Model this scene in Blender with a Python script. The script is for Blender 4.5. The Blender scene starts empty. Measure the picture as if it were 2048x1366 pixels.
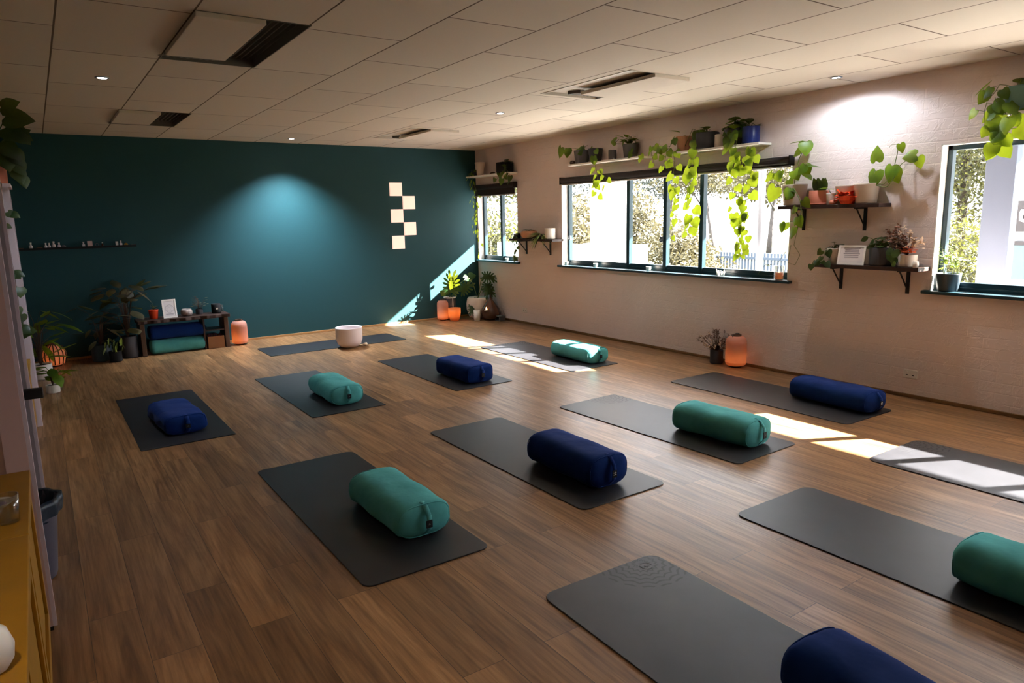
import bpy, math, random
from mathutils import Vector, Matrix
random.seed(7)
D = bpy.data; SC = bpy.context.scene; COL = SC.collection
PI = math.pi

# ------------------------------------------------------------------ camera
F, YAW, PIT, ROL = 1394.5238, .59230, .17580, -.02260
CAM = Vector((-6.1220, -10.0573, 1.6091)); H = 2.7
_f = Vector((math.sin(YAW)*math.cos(PIT), math.cos(YAW)*math.cos(PIT), -math.sin(PIT)))
_r0 = Vector((math.cos(YAW), -math.sin(YAW), 0)); _u0 = _r0.cross(_f)
_r = math.cos(ROL)*_r0 + math.sin(ROL)*_u0; _u = -math.sin(ROL)*_r0 + math.cos(ROL)*_u0
cd = D.cameras.new('camera'); cam = D.objects.new('camera', cd); COL.objects.link(cam)
cd.sensor_width = 36; cd.lens = F/2048*36; cd.clip_start = .02; cd.clip_end = 500
cam.matrix_world = Matrix(((_r.x, _u.x, -_f.x, CAM.x), (_r.y, _u.y, -_f.y, CAM.y), (_r.z, _u.z, -_f.z, CAM.z), (0, 0, 0, 1)))
SC.camera = cam
def at(px, py, axis, val):
    """point of the room on the plane x/y/z = val that the photograph shows at px, py"""
    d = _f + _r*((px-1024)/F) - _u*((py-683)/F)
    i = 'xyz'.index(axis); t = (val-CAM[i])/d[i]
    return CAM + d*t

# ------------------------------------------------------------------ mesh builder
class B:
    def __init__(s): s.v = []; s.f = []
    def quad(s, *p):
        n = len(s.v); s.v += [tuple(q) for q in p]; s.f.append(tuple(range(n, n+len(p)))); return s
    def box(s, a, b, M=None):
        n = len(s.v)
        for z in (a[2], b[2]):
            for x, y in ((a[0], a[1]), (b[0], a[1]), (b[0], b[1]), (a[0], b[1])):
                p = Vector((x, y, z)); s.v.append(tuple(M @ p if M else p))
        s.f += [tuple(n+i for i in q) for q in ((3, 2, 1, 0), (4, 5, 6, 7), (0, 1, 5, 4), (1, 2, 6, 5), (2, 3, 7, 6), (3, 0, 4, 7))]
        return s
    def lathe(s, prof, o=(0, 0, 0), seg=24, M=None, rib=None):
        n = len(s.v); k = len(prof)
        for i in range(seg):
            a = 2*PI*i/seg
            for r, z in prof:
                rr = r*(1+(rib(a) if rib else 0))
                p = Vector((rr*math.cos(a), rr*math.sin(a), z))
                if M: p = M @ p
                s.v.append((p.x+o[0], p.y+o[1], p.z+o[2]))
        for i in range(seg):
            j = (i+1) % seg
            for q in range(k-1):
                s.f.append((n+i*k+q, n+j*k+q, n+j*k+q+1, n+i*k+q+1))
        return s
    def tube(s, pts, r, seg=6, r2=None):
        pts = [Vector(p) for p in pts]; n = len(s.v); m = len(pts)
        if m < 2: return s
        for i, p in enumerate(pts):
            d = (pts[min(i+1, m-1)]-pts[max(i-1, 0)])
            if d.length < 1e-9: d = Vector((0, 0, 1))
            d.normalize(); a = d.cross(Vector((.3, .2, 1))).normalized(); b = d.cross(a)
            rr = r if r2 is None else r+(r2-r)*i/(m-1)
            for k in range(seg):
                t = 2*PI*k/seg; q = p+a*rr*math.cos(t)+b*rr*math.sin(t); s.v.append(tuple(q))
        for i in range(m-1):
            for k in range(seg):
                l = (k+1) % seg
                s.f.append((n+i*seg+k, n+i*seg+l, n+(i+1)*seg+l, n+(i+1)*seg+k))
        s.f.append(tuple(n+k for k in range(seg))[::-1]); s.f.append(tuple(n+(m-1)*seg+k for k in range(seg)))
        return s
    def prism(s, poly, z0, z1, M=None):
        n = len(s.v); k = len(poly)
        for z in (z0, z1):
            for x, y in poly:
                p = Vector((x, y, z)); s.v.append(tuple(M @ p if M else p))
        s.f.append(tuple(range(n, n+k))[::-1]); s.f.append(tuple(range(n+k, n+2*k)))
        for i in range(k):
            j = (i+1) % k; s.f.append((n+i, n+j, n+k+j, n+k+i))
        return s
    def build(s, name, mat, parent=None, world=False, smooth=False, bevel=0, seg=2, sub=0, solid=0):
        me = D.meshes.new(name); off = Vector((0, 0, 0))
        if world and parent is not None:
            q = parent
            while q is not None: off += q.location; q = q.parent
        me.from_pydata([(x-off.x, y-off.y, z-off.z) for x, y, z in s.v], [], s.f); me.update()
        me.materials.append(mat)
        if smooth:
            me.polygons.foreach_set('use_smooth', [True]*len(me.polygons))
        o = D.objects.new(name, me); COL.objects.link(o)
        if parent is not None: o.parent = parent
        if solid:
            m = o.modifiers.new('solid', 'SOLIDIFY'); m.thickness = solid; m.offset = 0
        if bevel:
            m = o.modifiers.new('bevel', 'BEVEL'); m.width = bevel; m.segments = seg; m.limit_method = 'ANGLE'
        if sub:
            m = o.modifiers.new('sub', 'SUBSURF'); m.levels = sub; m.render_levels = sub
        return o

def tag(o, label=None, cat=None, group=None, kind=None):
    if label: o['label'] = label
    if cat: o['category'] = cat
    if group: o['group'] = group
    if kind: o['kind'] = kind
    return o
def empty(name, loc, label, cat, group=None, rz=0, kind=None):
    o = D.objects.new(name, None); COL.objects.link(o); o.location = loc; o.rotation_euler.z = rz
    o.empty_display_size = .1
    return tag(o, label, cat, group, kind)
def struct(o): o['kind'] = 'structure'; return o
def copy_tree(o, parent=None):
    c = o.copy(); COL.objects.link(c); c.parent = parent
    for ch in [x for x in D.objects if x.parent == o]: copy_tree(ch, c)
    return c

# ------------------------------------------------------------------ materials
def srgb(r, g, b):
    f = lambda c: (c/255/12.92) if c/255 <= .04045 else ((c/255+.055)/1.055)**2.4
    return (f(r), f(g), f(b), 1)
class NT:
    def __init__(s, name):
        s.m = D.materials.new(name); s.m.use_nodes = True; s.n = s.m.node_tree.nodes; s.l = s.m.node_tree.links
        s.p = s.n['Principled BSDF']; s.out = s.n['Material Output']
    def node(s, t, **k):
        o = s.n.new(t)
        for a, v in k.items():
            if a in o.inputs: o.inputs[a].default_value = v
            else: setattr(o, a, v)
        return o
    def link(s, a, b): s.l.new(a, b)
    def ramp(s, fac, stops):
        r = s.n.new('ShaderNodeValToRGB'); e = r.color_ramp.elements
        while len(e) < len(stops): e.new(.5)
        for x, (p, c) in zip(e, stops): x.position = p; x.color = c
        s.link(fac, r.inputs[0]); return r.outputs[0]
    def coords(s, scale=(1, 1, 1), rot=(0, 0, 0), loc=(0, 0, 0), src='Object'):
        t = s.n.new('ShaderNodeTexCoord'); m = s.n.new('ShaderNodeMapping')
        m.inputs['Scale'].default_value = scale; m.inputs['Rotation'].default_value = rot; m.inputs['Location'].default_value = loc
        s.link(t.outputs[src], m.inputs[0]); return m.outputs[0]
    def bump(s, h, strength=.3, dist=.01):
        b = s.n.new('ShaderNodeBump'); b.inputs['Strength'].default_value = strength; b.inputs['Distance'].default_value = dist
        s.link(h, b.inputs['Height']); s.link(b.outputs[0], s.p.inputs['Normal']); return b
    def noise(s, co, scale=5, detail=4, rough=.55):
        n = s.n.new('ShaderNodeTexNoise'); n.inputs['Scale'].default_value = scale; n.inputs['Detail'].default_value = detail
        n.inputs['Roughness'].default_value = rough; s.link(co, n.inputs['Vector']); return n.outputs['Fac']
    def mix(s, fac, a, b, mode='MIX'):
        m = s.n.new('ShaderNodeMix'); m.data_type = 'RGBA'; m.blend_type = mode
        for i, x in ((0, fac), (6, a), (7, b)):
            if hasattr(x, 'is_output'): s.link(x, m.inputs[i])
            else: m.inputs[i].default_value = x
        return m.outputs[2]
def plain(name, col, rough=.6, metal=0, spec=.4, bump=0, bs=60, var=0):
    t = NT(name); p = t.p
    p.inputs['Roughness'].default_value = rough; p.inputs['Metallic'].default_value = metal; p.inputs['Specular IOR Level'].default_value = spec
    co = t.coords(); n = t.noise(co, bs, 3)
    if var:
        a = tuple(c*(1-var) for c in col[:3])+(1,); b = tuple(min(1, c*(1+var)) for c in col[:3])+(1,)
        t.link(t.ramp(t.noise(co, bs*.15, 4), [(.3, a), (.7, b)]), p.inputs['Base Color'])
    else: p.inputs['Base Color'].default_value = col
    if bump: t.bump(n, bump, .003)
    return t.m
def emit(name, col, strength):
    t = NT(name); t.p.inputs['Base Color'].default_value = col; t.p.inputs['Emission Color'].default_value = col
    t.p.inputs['Emission Strength'].default_value = strength; return t.m
def leafmat(name, c1, c2, trans=.35, rough=.4, yel_=.55):
    t = NT(name); co = t.coords(); g = t.ramp(t.noise(co, 7, 2), [(.35, c1), (.65, c2)])
    t.link(g, t.p.inputs['Base Color']); t.p.inputs['Roughness'].default_value = rough
    tr = t.node('ShaderNodeBsdfTranslucent'); mx = t.node('ShaderNodeMixShader', Fac=trans)
    yel = t.mix(yel_, g, (.55, .62, .02, 1)); t.link(yel, tr.inputs[0])
    t.link(t.p.outputs[0], mx.inputs[1]); t.link(tr.outputs[0], mx.inputs[2]); t.link(mx.outputs[0], t.out.inputs[0])
    return t.m

M = {}
# floor: timber planks running along the room
t = NT('timber_floor'); co = t.coords(rot=(0, 0, PI/2))
br = t.node('ShaderNodeTexBrick'); t.link(co, br.inputs['Vector'])
br.offset = .37; br.offset_frequency = 2
for k, v in (('Scale', 1), ('Mortar Size', .0012), ('Mortar Smooth', .2), ('Bias', 0), ('Brick Width', 1.22), ('Row Height', .18)): br.inputs[k].default_value = v
br.inputs['Color1'].default_value = (0, 0, 0, 1); br.inputs['Color2'].default_value = (1, 1, 1, 1); br.inputs['Mortar'].default_value = (.5, .5, .5, 1)
cs = t.coords(); sep = t.node('ShaderNodeSeparateXYZ'); t.link(cs, sep.inputs[0])
cmb = t.node('ShaderNodeCombineXYZ')
def mth(t, op, a, b=0):
    m = t.node('ShaderNodeMath'); m.operation = op
    for i, x in ((0, a), (1, b)):
        if hasattr(x, 'is_output'): t.link(x, m.inputs[i])
        else: m.inputs[i].default_value = x
    return m.outputs[0]
t.link(mth(t, 'MULTIPLY', sep.outputs[0], 1.0), cmb.inputs[0]); t.link(mth(t, 'MULTIPLY', sep.outputs[1], .09), cmb.inputs[1])
t.link(mth(t, 'MULTIPLY', br.outputs['Color'], 9.0), cmb.inputs[2])
g1 = t.node('ShaderNodeTexNoise', Scale=11.0, Detail=7.0, Roughness=.62, Distortion=1.1); t.link(cmb.outputs[0], g1.inputs['Vector'])
cmb2 = t.node('ShaderNodeCombineXYZ')
t.link(mth(t, 'MULTIPLY', sep.outputs[0], 1.0), cmb2.inputs[0]); t.link(mth(t, 'MULTIPLY', sep.outputs[1], .035), cmb2.inputs[1]); t.link(mth(t, 'MULTIPLY', br.outputs['Color'], 5.0), cmb2.inputs[2])
g2 = t.node('ShaderNodeTexNoise', Scale=70.0, Detail=3.0, Roughness=.6); t.link(cmb2.outputs[0], g2.inputs['Vector'])
base = t.ramp(g1.outputs[0], [(.26, srgb(104, 74, 50)), (.45, srgb(148, 109, 72)), (.6, srgb(172, 131, 90)), (.76, srgb(192, 152, 110))])
fine = t.ramp(g2.outputs[0], [(.32, (.66, .65, .64, 1)), (.6, (1, 1, 1, 1))])
plk = t.ramp(br.outputs['Color'], [(0, (.72, .70, .69, 1)), (.5, (.92, .9, .88, 1)), (1, (1.1, 1.06, 1.01, 1))])
c = t.mix(1, base, fine, 'MULTIPLY'); c = t.mix(1, c, plk, 'MULTIPLY'); c = t.mix(br.outputs['Fac'], c, (.05, .03, .02, 1))
t.link(c, t.p.inputs['Base Color'])
t.link(t.ramp(g2.outputs[0], [(.3, (.42, .42, .42, 1)), (.7, (.3, .3, .3, 1))]), t.p.inputs['Roughness'])
t.p.inputs['Specular IOR Level'].default_value = .45
t.bump(g2.outputs[0], .12, .002); M['floor'] = t.m

# ceiling tiles
t = NT('ceiling_tile'); co = t.coords(rot=(0, 0, PI/2), loc=(.1, .5, 0))
br = t.node('ShaderNodeTexBrick'); t.link(co, br.inputs['Vector']); br.offset = .5
for k, v in (('Scale', 1), ('Mortar Size', .006), ('Mortar Smooth', .3), ('Brick Width', 1.2), ('Row Height', .6)): br.inputs[k].default_value = v
br.inputs['Color1'].default_value = srgb(214, 205, 190); br.inputs['Color2'].default_value = srgb(206, 196, 182); br.inputs['Mortar'].default_value = srgb(92, 74, 58)
t.link(br.outputs['Color'], t.p.inputs['Base Color']); t.p.inputs['Roughness'].default_value = .85
n1 = t.noise(t.coords(), 260, 2); hh = mth(t, 'SUBTRACT', mth(t, 'MULTIPLY', n1, .15), br.outputs['Fac']); t.bump(hh, .5, .004); M['ceil'] = t.m

# painted brick wall
t = NT('painted_brick'); co = t.coords(rot=(0, 0, 0))
sep = t.node('ShaderNodeSeparateXYZ'); t.link(co, sep.inputs[0]); cmb = t.node('ShaderNodeCombineXYZ')
wob = t.noise(co, 3, 2)
t.link(sep.outputs[1], cmb.inputs[0]); t.link(mth(t, 'ADD', sep.outputs[2], mth(t, 'MULTIPLY', wob, .02)), cmb.inputs[1])
br = t.node('ShaderNodeTexBrick'); t.link(cmb.outputs[0], br.inputs['Vector']); br.offset = .5
for k, v in (('Scale', 1), ('Mortar Size', .008), ('Mortar Smooth', 1.0), ('Brick Width', .235), ('Row Height', .086)): br.inputs[k].default_value = v
br.inputs['Color1'].default_value = (0, 0, 0, 1); br.inputs['Color2'].default_value = (1, 1, 1, 1); br.inputs['Mortar'].default_value = (.5, .5, .5, 1)
patch = t.ramp(t.noise(co, 2.2, 3), [(.4, (.05, .05, .05, 1)), (.66, (.95, .95, .95, 1))])
rough_n = t.noise(co, 28, 5, .6)
rid = t.node('ShaderNodeTexNoise', Scale=9.0, Detail=5.0, Roughness=.55, Distortion=1.6); t.link(co, rid.inputs['Vector'])
h = mth(t, 'MULTIPLY', mth(t, 'MULTIPLY', br.outputs['Fac'], -1.0), patch)
h = mth(t, 'ADD', h, mth(t, 'MULTIPLY', rough_n, .35)); h = mth(t, 'ADD', h, mth(t, 'MULTIPLY', t.ramp(rid.outputs[0], [(.5, (0, 0, 0, 1)), (.56, (1, 1, 1, 1)), (.62, (0, 0, 0, 1))]), .6))
h = mth(t, 'ADD', h, mth(t, 'MULTIPLY', br.outputs['Color'], .3))
t.bump(h, .42, .005)
t.link(t.ramp(t.noise(co, 1.2, 2), [(.3, srgb(224, 207, 202)), (.7, srgb(231, 214, 209))]), t.p.inputs['Base Color'])
t.p.inputs['Roughness'].default_value = .55; M['brick'] = t.m

M['teal'] = plain('teal_wall_paint', srgb(33, 72, 77), .62, spec=.25, bump=.05, bs=120)
M['white_wall'] = plain('plain_wall_paint', srgb(124, 116, 108), .7)
M['trimwood'] = plain('pale_skirting', srgb(168, 128, 84), .5, var=.1)
M['darkskirt'] = plain('brown_skirting', srgb(118, 86, 50), .5, var=.15)
M['tealframe'] = plain('teal_frame_paint', srgb(22, 52, 62), .35, spec=.5)
M['reveal'] = plain('white_reveal', srgb(232, 228, 222), .6)
M['alu'] = plain('grey_alloy', srgb(110, 116, 122), .35, .6)
M['blind'] = plain('dark_blind', srgb(44, 34, 34), .7, bump=.1)
M['blindhem'] = plain('blind_hem', srgb(170, 160, 156), .6)
M['whiteshelf'] = plain('white_shelf', srgb(236, 230, 224), .45)
M['oak'] = plain('dark_wood', srgb(54, 32, 24), .5, bump=.3, bs=30, var=.3)
M['black'] = plain('black_metal', srgb(26, 24, 24), .45)
M['blackmatte'] = plain('black_matte', srgb(18, 18, 20), .8)
M['whitecer'] = plain('white_ceramic', srgb(225, 218, 210), .35)
M['creamcer'] = plain('cream_ceramic', srgb(205, 190, 176), .5, bump=.1)
M['greypot'] = plain('grey_pot', srgb(92, 90, 90), .6)
M['dkgreypot'] = plain('charcoal_pot', srgb(58, 56, 60), .6)
M['slatepot'] = plain('slate_blue_pot', srgb(58, 74, 84), .45)
M['bluepot'] = plain('blue_pot', srgb(20, 40, 110), .35)
M['mintpot'] = plain('sage_pot', srgb(96, 130, 116), .5)
M['terra'] = plain('terracotta', srgb(200, 120, 96), .7, var=.08)
M['peach'] = plain('peach_pot', srgb(196, 140, 104), .65, var=.08)
M['soil'] = plain('soil', srgb(38, 28, 22), .95, bump=.5)
M['stem'] = plain('stem_green', srgb(92, 104, 40), .5)
M['twig'] = plain('twig_brown', srgb(84, 60, 44), .7)
M['leaf'] = leafmat('leaf_green', srgb(44, 84, 26), srgb(104, 146, 34), .42)
M['leafdk'] = leafmat('leaf_dark', srgb(22, 46, 24), srgb(44, 74, 34), .2)
M['leafbr'] = leafmat('leaf_bronze', srgb(50, 52, 34), srgb(98, 84, 56), .15)
M['leafvar'] = leafmat('leaf_variegated', srgb(70, 104, 60), srgb(172, 188, 140), .35)
M['dried'] = plain('dried_flower', srgb(150, 104, 88), .8)
M['driedpale'] = plain('dried_pale', srgb(214, 184, 156), .8)
M['orangefl'] = plain('orange_petals', srgb(226, 120, 70), .7)
M['mustard'] = plain('mustard_paint', srgb(158, 112, 24), .5, spec=.35, bump=.05, var=.06)
M['pinkwhite'] = plain('pinkish_white_paint', srgb(208, 176, 170), .5)
M['greywhite'] = plain('greyish_white_paint', srgb(158, 150, 156), .5)
M['lilacwhite'] = plain('lilac_white_paint', srgb(214, 200, 208), .5)
M['card'] = plain('cardboard', srgb(150, 104, 70), .8)
M['orange'] = plain('orange_glaze', srgb(214, 66, 24), .5)
M['paper'] = plain('white_paper', srgb(222, 214, 214), .6)
M['print'] = plain('grey_print', srgb(150, 142, 148), .7)
M['pattern'] = plain('speckled_ceramic', srgb(170, 156, 150), .4, var=.5, bs=200)
M['binliner'] = plain('navy_liner', srgb(20, 36, 52), .35, bump=.6, bs=40)
M['binside'] = plain('grey_bin', srgb(86, 84, 96), .5)
M['amber'] = plain('amber_glass', srgb(74, 40, 22), .12, spec=.7)
M['quartz'] = plain('frosted_quartz', srgb(232, 220, 222), .45)
M['suede'] = plain('cream_suede', srgb(236, 214, 186), .7)
M['grout'] = plain('vent_dark', srgb(104, 100, 92), .7)
M['ventlit'] = plain('vent_lit', srgb(196, 190, 178), .6)  # lit copy of the vent housing, sun bounce put into the colour
M['ventlip'] = plain('vent_lip', srgb(190, 176, 152), .6)
M['ceilpanel'] = plain('ceiling_panel', srgb(208, 198, 184), .8)
M['copper'] = plain('rose_copper', srgb(196, 128, 104), .4, .5)
M['outwall'] = plain('outdoor_white', srgb(214, 214, 216), .8)
M['outblue'] = plain('outdoor_pale_blue', srgb(66, 76, 90), .6)
M['grass'] = plain('lawn', srgb(84, 84, 58), .9, var=.15, bs=3)
M['signdark'] = plain('sign_dark', srgb(34, 32, 34), .6)
M['board'] = plain('board_white', srgb(100, 100, 102), .6)
M['paving'] = plain('pale_bounce_paving', srgb(214, 210, 204), .9, var=.05)
M['path'] = plain('pale_water', srgb(104, 108, 120), .6)
M['bark'] = plain('bark', srgb(72, 66, 64), .9, bump=.5, var=.2)
M['barkdk'] = plain('bark_dark', srgb(52, 42, 32), .9, bump=.5, var=.2)
M['tl_pale'] = leafmat('foliage_pale', srgb(58, 54, 34), srgb(96, 88, 60), .2, .7, .0)
M['tl_olive'] = leafmat('foliage_olive', srgb(30, 32, 16), srgb(70, 66, 34), .25, .7, .12)
M['tl_grey'] = leafmat('foliage_grey', srgb(32, 38, 32), srgb(54, 58, 52), .15, .7, .0)
M['downlight'] = emit('downlight_lens', (1, .93, .95, 1), 12)
M['flame'] = emit('candle_flame', (1, .62, .22, 1), 6)
M['walltile'] = emit('lit_wall_tile', (1, .62, .5, 1), .2)

# glass pane: clear with a fresnel sheen
t = NT('window_glass'); tr = t.node('ShaderNodeBsdfTransparent'); gl = t.node('ShaderNodeBsdfGlossy', Roughness=.02)
lw = t.node('ShaderNodeFresnel', IOR=1.3); mx = t.node('ShaderNodeMixShader')
geo = t.node('ShaderNodeNewGeometry'); t.link(mth(t, 'MULTIPLY', lw.outputs[0], mth(t, 'SUBTRACT', 1.0, geo.outputs['Backfacing'])), mx.inputs[0])
t.link(tr.outputs[0], mx.inputs[1]); t.link(gl.outputs[0], mx.inputs[2]); t.link(mx.outputs[0], t.out.inputs[0]); M['glass'] = t.m
t = NT('clear_glass'); tr = t.node('ShaderNodeBsdfTransparent', Color=(.93, .95, .94, 1)); gl = t.node('ShaderNodeBsdfGlossy', Roughness=.05)
lw = t.node('ShaderNodeLayerWeight', Blend=.35); mx = t.node('ShaderNodeMixShader')
t.link(lw.outputs['Facing'], mx.inputs[0]); t.link(tr.outputs[0], mx.inputs[1]); t.link(gl.outputs[0], mx.inputs[2]); t.link(mx.outputs[0], t.out.inputs[0]); M['clearglass'] = t.m
# lantern paper: lets the candle shine through
t = NT('lantern_shade'); t.p.inputs['Base Color'].default_value = srgb(196, 152, 140); t.p.inputs['Roughness'].default_value = .7
tr = t.node('ShaderNodeBsdfTranslucent', Color=(1, .5, .26, 1)); mx = t.node('ShaderNodeMixShader', Fac=.35)
t.link(t.p.outputs[0], mx.inputs[1]); t.link(tr.outputs[0], mx.inputs[2]); t.link(mx.outputs[0], t.out.inputs[0]); M['shade'] = t.m
t = NT('amber_votive'); t.p.inputs['Base Color'].default_value = srgb(210, 140, 80); t.p.inputs['Roughness'].default_value = .3
tr = t.node('ShaderNodeBsdfTranslucent', Color=(1, .6, .35, 1)); mx = t.node('ShaderNodeMixShader', Fac=.6)
t.link(t.p.outputs[0], mx.inputs[1]); t.link(tr.outputs[0], mx.inputs[2]); t.link(mx.outputs[0], t.out.inputs[0]); M['votive'] = t.m

# rubber yoga mat with a faint printed mandala at its far end
def matmat(name, col, mandala):
    t = NT(name); co = t.coords()
    wear = t.ramp(t.noise(co, 5, 5), [(.35, tuple(c*.85 for c in col[:3])+(1,)), (.7, tuple(c*1.15 for c in col[:3])+(1,))])
    t.p.inputs['Roughness'].default_value = .42; t.p.inputs['Specular IOR Level'].default_value = .38
    if mandala:
        mp = t.coords(loc=(-.21, -.87, 0)); sp = t.node('ShaderNodeSeparateXYZ'); t.link(mp, sp.inputs[0])
        x, y = sp.outputs[0], sp.outputs[1]
        r = mth(t, 'SQRT', mth(t, 'ADD', mth(t, 'MULTIPLY', x, x), mth(t, 'MULTIPLY', y, y)))
        a = mth(t, 'ARCTAN2', y, x)
        pet = mth(t, 'ABSOLUTE', mth(t, 'SINE', mth(t, 'MULTIPLY', a, 8.0)))
        w = mth(t, 'SINE', mth(t, 'ADD', mth(t, 'MULTIPLY', r, 180.0), mth(t, 'MULTIPLY', pet, 2.6)))
        line = mth(t, 'GREATER_THAN', w, .55); ins = mth(t, 'LESS_THAN', mth(t, 'ADD', r, mth(t, 'MULTIPLY', pet, -.02)), .2)
        fac = mth(t, 'MULTIPLY', mth(t, 'MULTIPLY', line, ins), .6)
        wear = t.mix(fac, wear, tuple(c*.45 for c in col[:3])+(1,))
        t.link(t.ramp(fac, [(0, (.42, .42, .42, 1)), (1, (.62, .62, .62, 1))]), t.p.inputs['Roughness'])
    t.link(wear, t.p.inputs['Base Color']); t.bump(t.noise(co, 320, 2), .08, .001); return t.m
M['mat'] = matmat('rubber_mat', srgb(40, 40, 44), False)
M['matmand'] = matmat('rubber_mat_printed', srgb(43, 43, 47), True)
# velvety cotton of the bolsters
def fabric(name, c):
    t = NT(name); co = t.coords(scale=(1, 1, 1))
    t.link(t.ramp(t.noise(co, 6, 3), [(.3, tuple(x*.86 for x in c[:3])+(1,)), (.7, tuple(min(1, x*1.1) for x in c[:3])+(1,))]), t.p.inputs['Base Color'])
    t.p.inputs['Roughness'].default_value = .9; t.p.inputs['Specular IOR Level'].default_value = .1
    t.p.inputs['Sheen Weight'].default_value = .35; t.p.inputs['Sheen Roughness'].default_value = .4; t.p.inputs['Sheen Tint'].default_value = tuple(min(1, x*2+.1) for x in c[:3])+(1,)
    cw = t.coords(scale=(1, 1, 1)); wr = t.noise(cw, 7, 3, .45); t.bump(wr, .4, .03); return t.m
M['teal_fab'] = fabric('teal_cotton', srgb(84, 166, 166)); M['navy_fab'] = fabric('navy_cotton', srgb(16, 44, 104))
# ------------------------------------------------------------------ room shell
XL, YF = -6.75, -12.4
struct(B().box((XL-.2, YF-.2, -.1), (0, 0, 0)).build('floor', M['floor']))
T = .17   # brick wall thickness
Z0, Z1 = .93, 2.11
W = {1: (-1.19, -.03), 2: (-5.87, -2.27), 3: (-10.49, -7.21)}
b = B(); b.box((0, YF, -.1), (T, .2, Z0)); b.box((0, YF, Z1), (T, .2, H+.15))
ys = [YF, -10.49, -7.21, -5.87, -2.27, -1.19, -.03, .2]
for i in range(0, 8, 2): b.box((0, ys[i], Z0), (T, ys[i+1], Z1))
struct(b.build('wall_right', M['brick']))
struct(B().box((XL-.2, 0, -.1), (0, .2, H+.15)).build('wall_back', M['teal']))
struct(B().box((XL-.2, YF-.2, -.1), (XL, 0, H+.15)).build('wall_left', M['white_wall']))
struct(B().box((XL, YF-.2, -.1), (T, YF, H+.15)).build('wall_front', M['white_wall']))
VENTS = [(-5.3, -4.69, -5.98, -4.73, 'L'), (-5.32, -4.68, -2.30, -1.22, 'L'), (-2.21, -1.56, -5.95, -4.79, 'R'), (-2.22, -1.56, -2.2, -1.04, 'R')]
xs = sorted({XL, 0.0, *[v[0] for v in VENTS], *[v[1] for v in VENTS]}); yy = sorted({YF, 0.0, *[v[2] for v in VENTS], *[v[3] for v in VENTS]})
b = B()
for i in range(len(xs)-1):
    for j in range(len(yy)-1):
        cx, cy = (xs[i]+xs[i+1])/2, (yy[j]+yy[j+1])/2
        if any(v[0] < cx < v[1] and v[2] < cy < v[3] for v in VENTS): continue
        b.box((xs[i], yy[j], H), (xs[i+1], yy[j+1], H+.02))
struct(b.build('ceiling', M['ceil']))
struct(B().box((XL, -.022, 0), (-.0, 0, .028)).build('baseboard_back', M['trimwood'], bevel=.004))
struct(B().box((-.022, YF, 0), (0, 0, .03)).build('baseboard_right', M['darkskirt'], bevel=.004))
struct(B().box((XL-.2, YF-.2, H+.3), (T, .2, H+.4)).build('ceiling_deck', M['white_wall']))
D.objects['ceiling_deck'].name = 'ceiling_slab'

# windows
def window(n, y0, y1, muls, far_open):
    w = empty('window_%d' % n, (.13, (y0+y1)/2, Z0), None, None, kind='structure')
    x0, x1, fw = .10, .16, .045
    b = B(); b.box((x0, y0, Z0), (x1, y0+fw, Z1)); b.box((x0, y1-fw, Z0), (x1, y1, Z1)); b.box((x0, y0, Z1-fw), (x1, y1, Z1)); b.box((x0, y0, Z0), (x1, y1, Z0+fw*.8))
    b.build('window_frame', M['tealframe'], w, world=True, bevel=.004)
    for m in muls:
        B().box((x0-.012, m-.028, Z0+.02), (x1-.01, m+.028, Z1-.02)).build('mullion', M['tealframe'], w, world=True, bevel=.004)
    e = [y0]+muls+[y1]
    for a, c in zip(e[:-1], e[1:]):
        B().box((.127, a+.02, Z0+.02), (.131, c-.02, Z1-.02)).build('window_pane', M['glass'], w, world=True)
        B().box((x0+.01, a+.03, Z0+.03), (x0+.045, c-.03, Z0+.075)).build('bottom_rail', M['tealframe'], w, world=True, bevel=.003)
    # painted reveal lining and sill
    b = B(); b.box((.0, y0-.0, Z0), (.1, y0+.008, Z1)); b.box((0, y1-.008, Z0), (.1, y1, Z1)); b.box((0, y0, Z1-.008), (.1, y1, Z1))
    b.build('reveal_lining', M['reveal'], w, world=True)
    B().box((-.055, y0-.05, Z0-.022), (.1, y1+(.05 if n != 1 else .0), Z0+.006)).build('sill', M['tealframe'], w, world=True, bevel=.006)
    return w
w1 = window(1, *W[1], [-.60], 0)
w2 = window(2, *W[2], [-4.68, -4.13, -3.5], 0)
w3 = window(3, *W[3], [-9.43, -8.85, -8.27], 0)
for p in w2.children:
    pass
# latches on the sliding sash of the wide window
for yy_ in (-4.10, -2.36):
    b = B(); b.box((.055, yy_-.018, 1.28), (.09, yy_+.018, 1.345)); b.tube([(.04, yy_, 1.31), (.08, yy_, 1.31)], .014, 10)
    b.build('latch', M['alu'], w2, world=True, bevel=.003)

def blind(y0, y1, label, drop=.09, z=2.12, x=-.03):
    r = empty('roller_blind', (x, (y0+y1)/2, z), label, 'blind', 'rolled-up window blinds')
    b = B(); b.tube([(x, y0, z-.03), (x, y1, z-.03)], .042, 14); b.build('roll', M['blind'], r, world=True, smooth=False)
    B().box((x-.012, y0+.01, z-drop-.02), (x-.006, y1-.01, z-.03)).build('fabric_drop', M['blind'], r, world=True)
    B().box((x-.018, y0+.01, z-drop-.035), (x, y1-.01, z-drop-.018)).build('hem_bar', M['blindhem'], r, world=True, bevel=.003)
    for y in (y0, y1):
        B().box((x-.05, y-.006, z-.08), (0, y+.006, z+.015)).build('end_bracket', M['black'], r, world=True)
blind(-5.88, -2.33, 'dark roller blind rolled up along the head of the wide window', .06)
blind(-1.19, -.035, 'dark roller blind part lowered over the small corner window', .14, 2.13)

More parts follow.
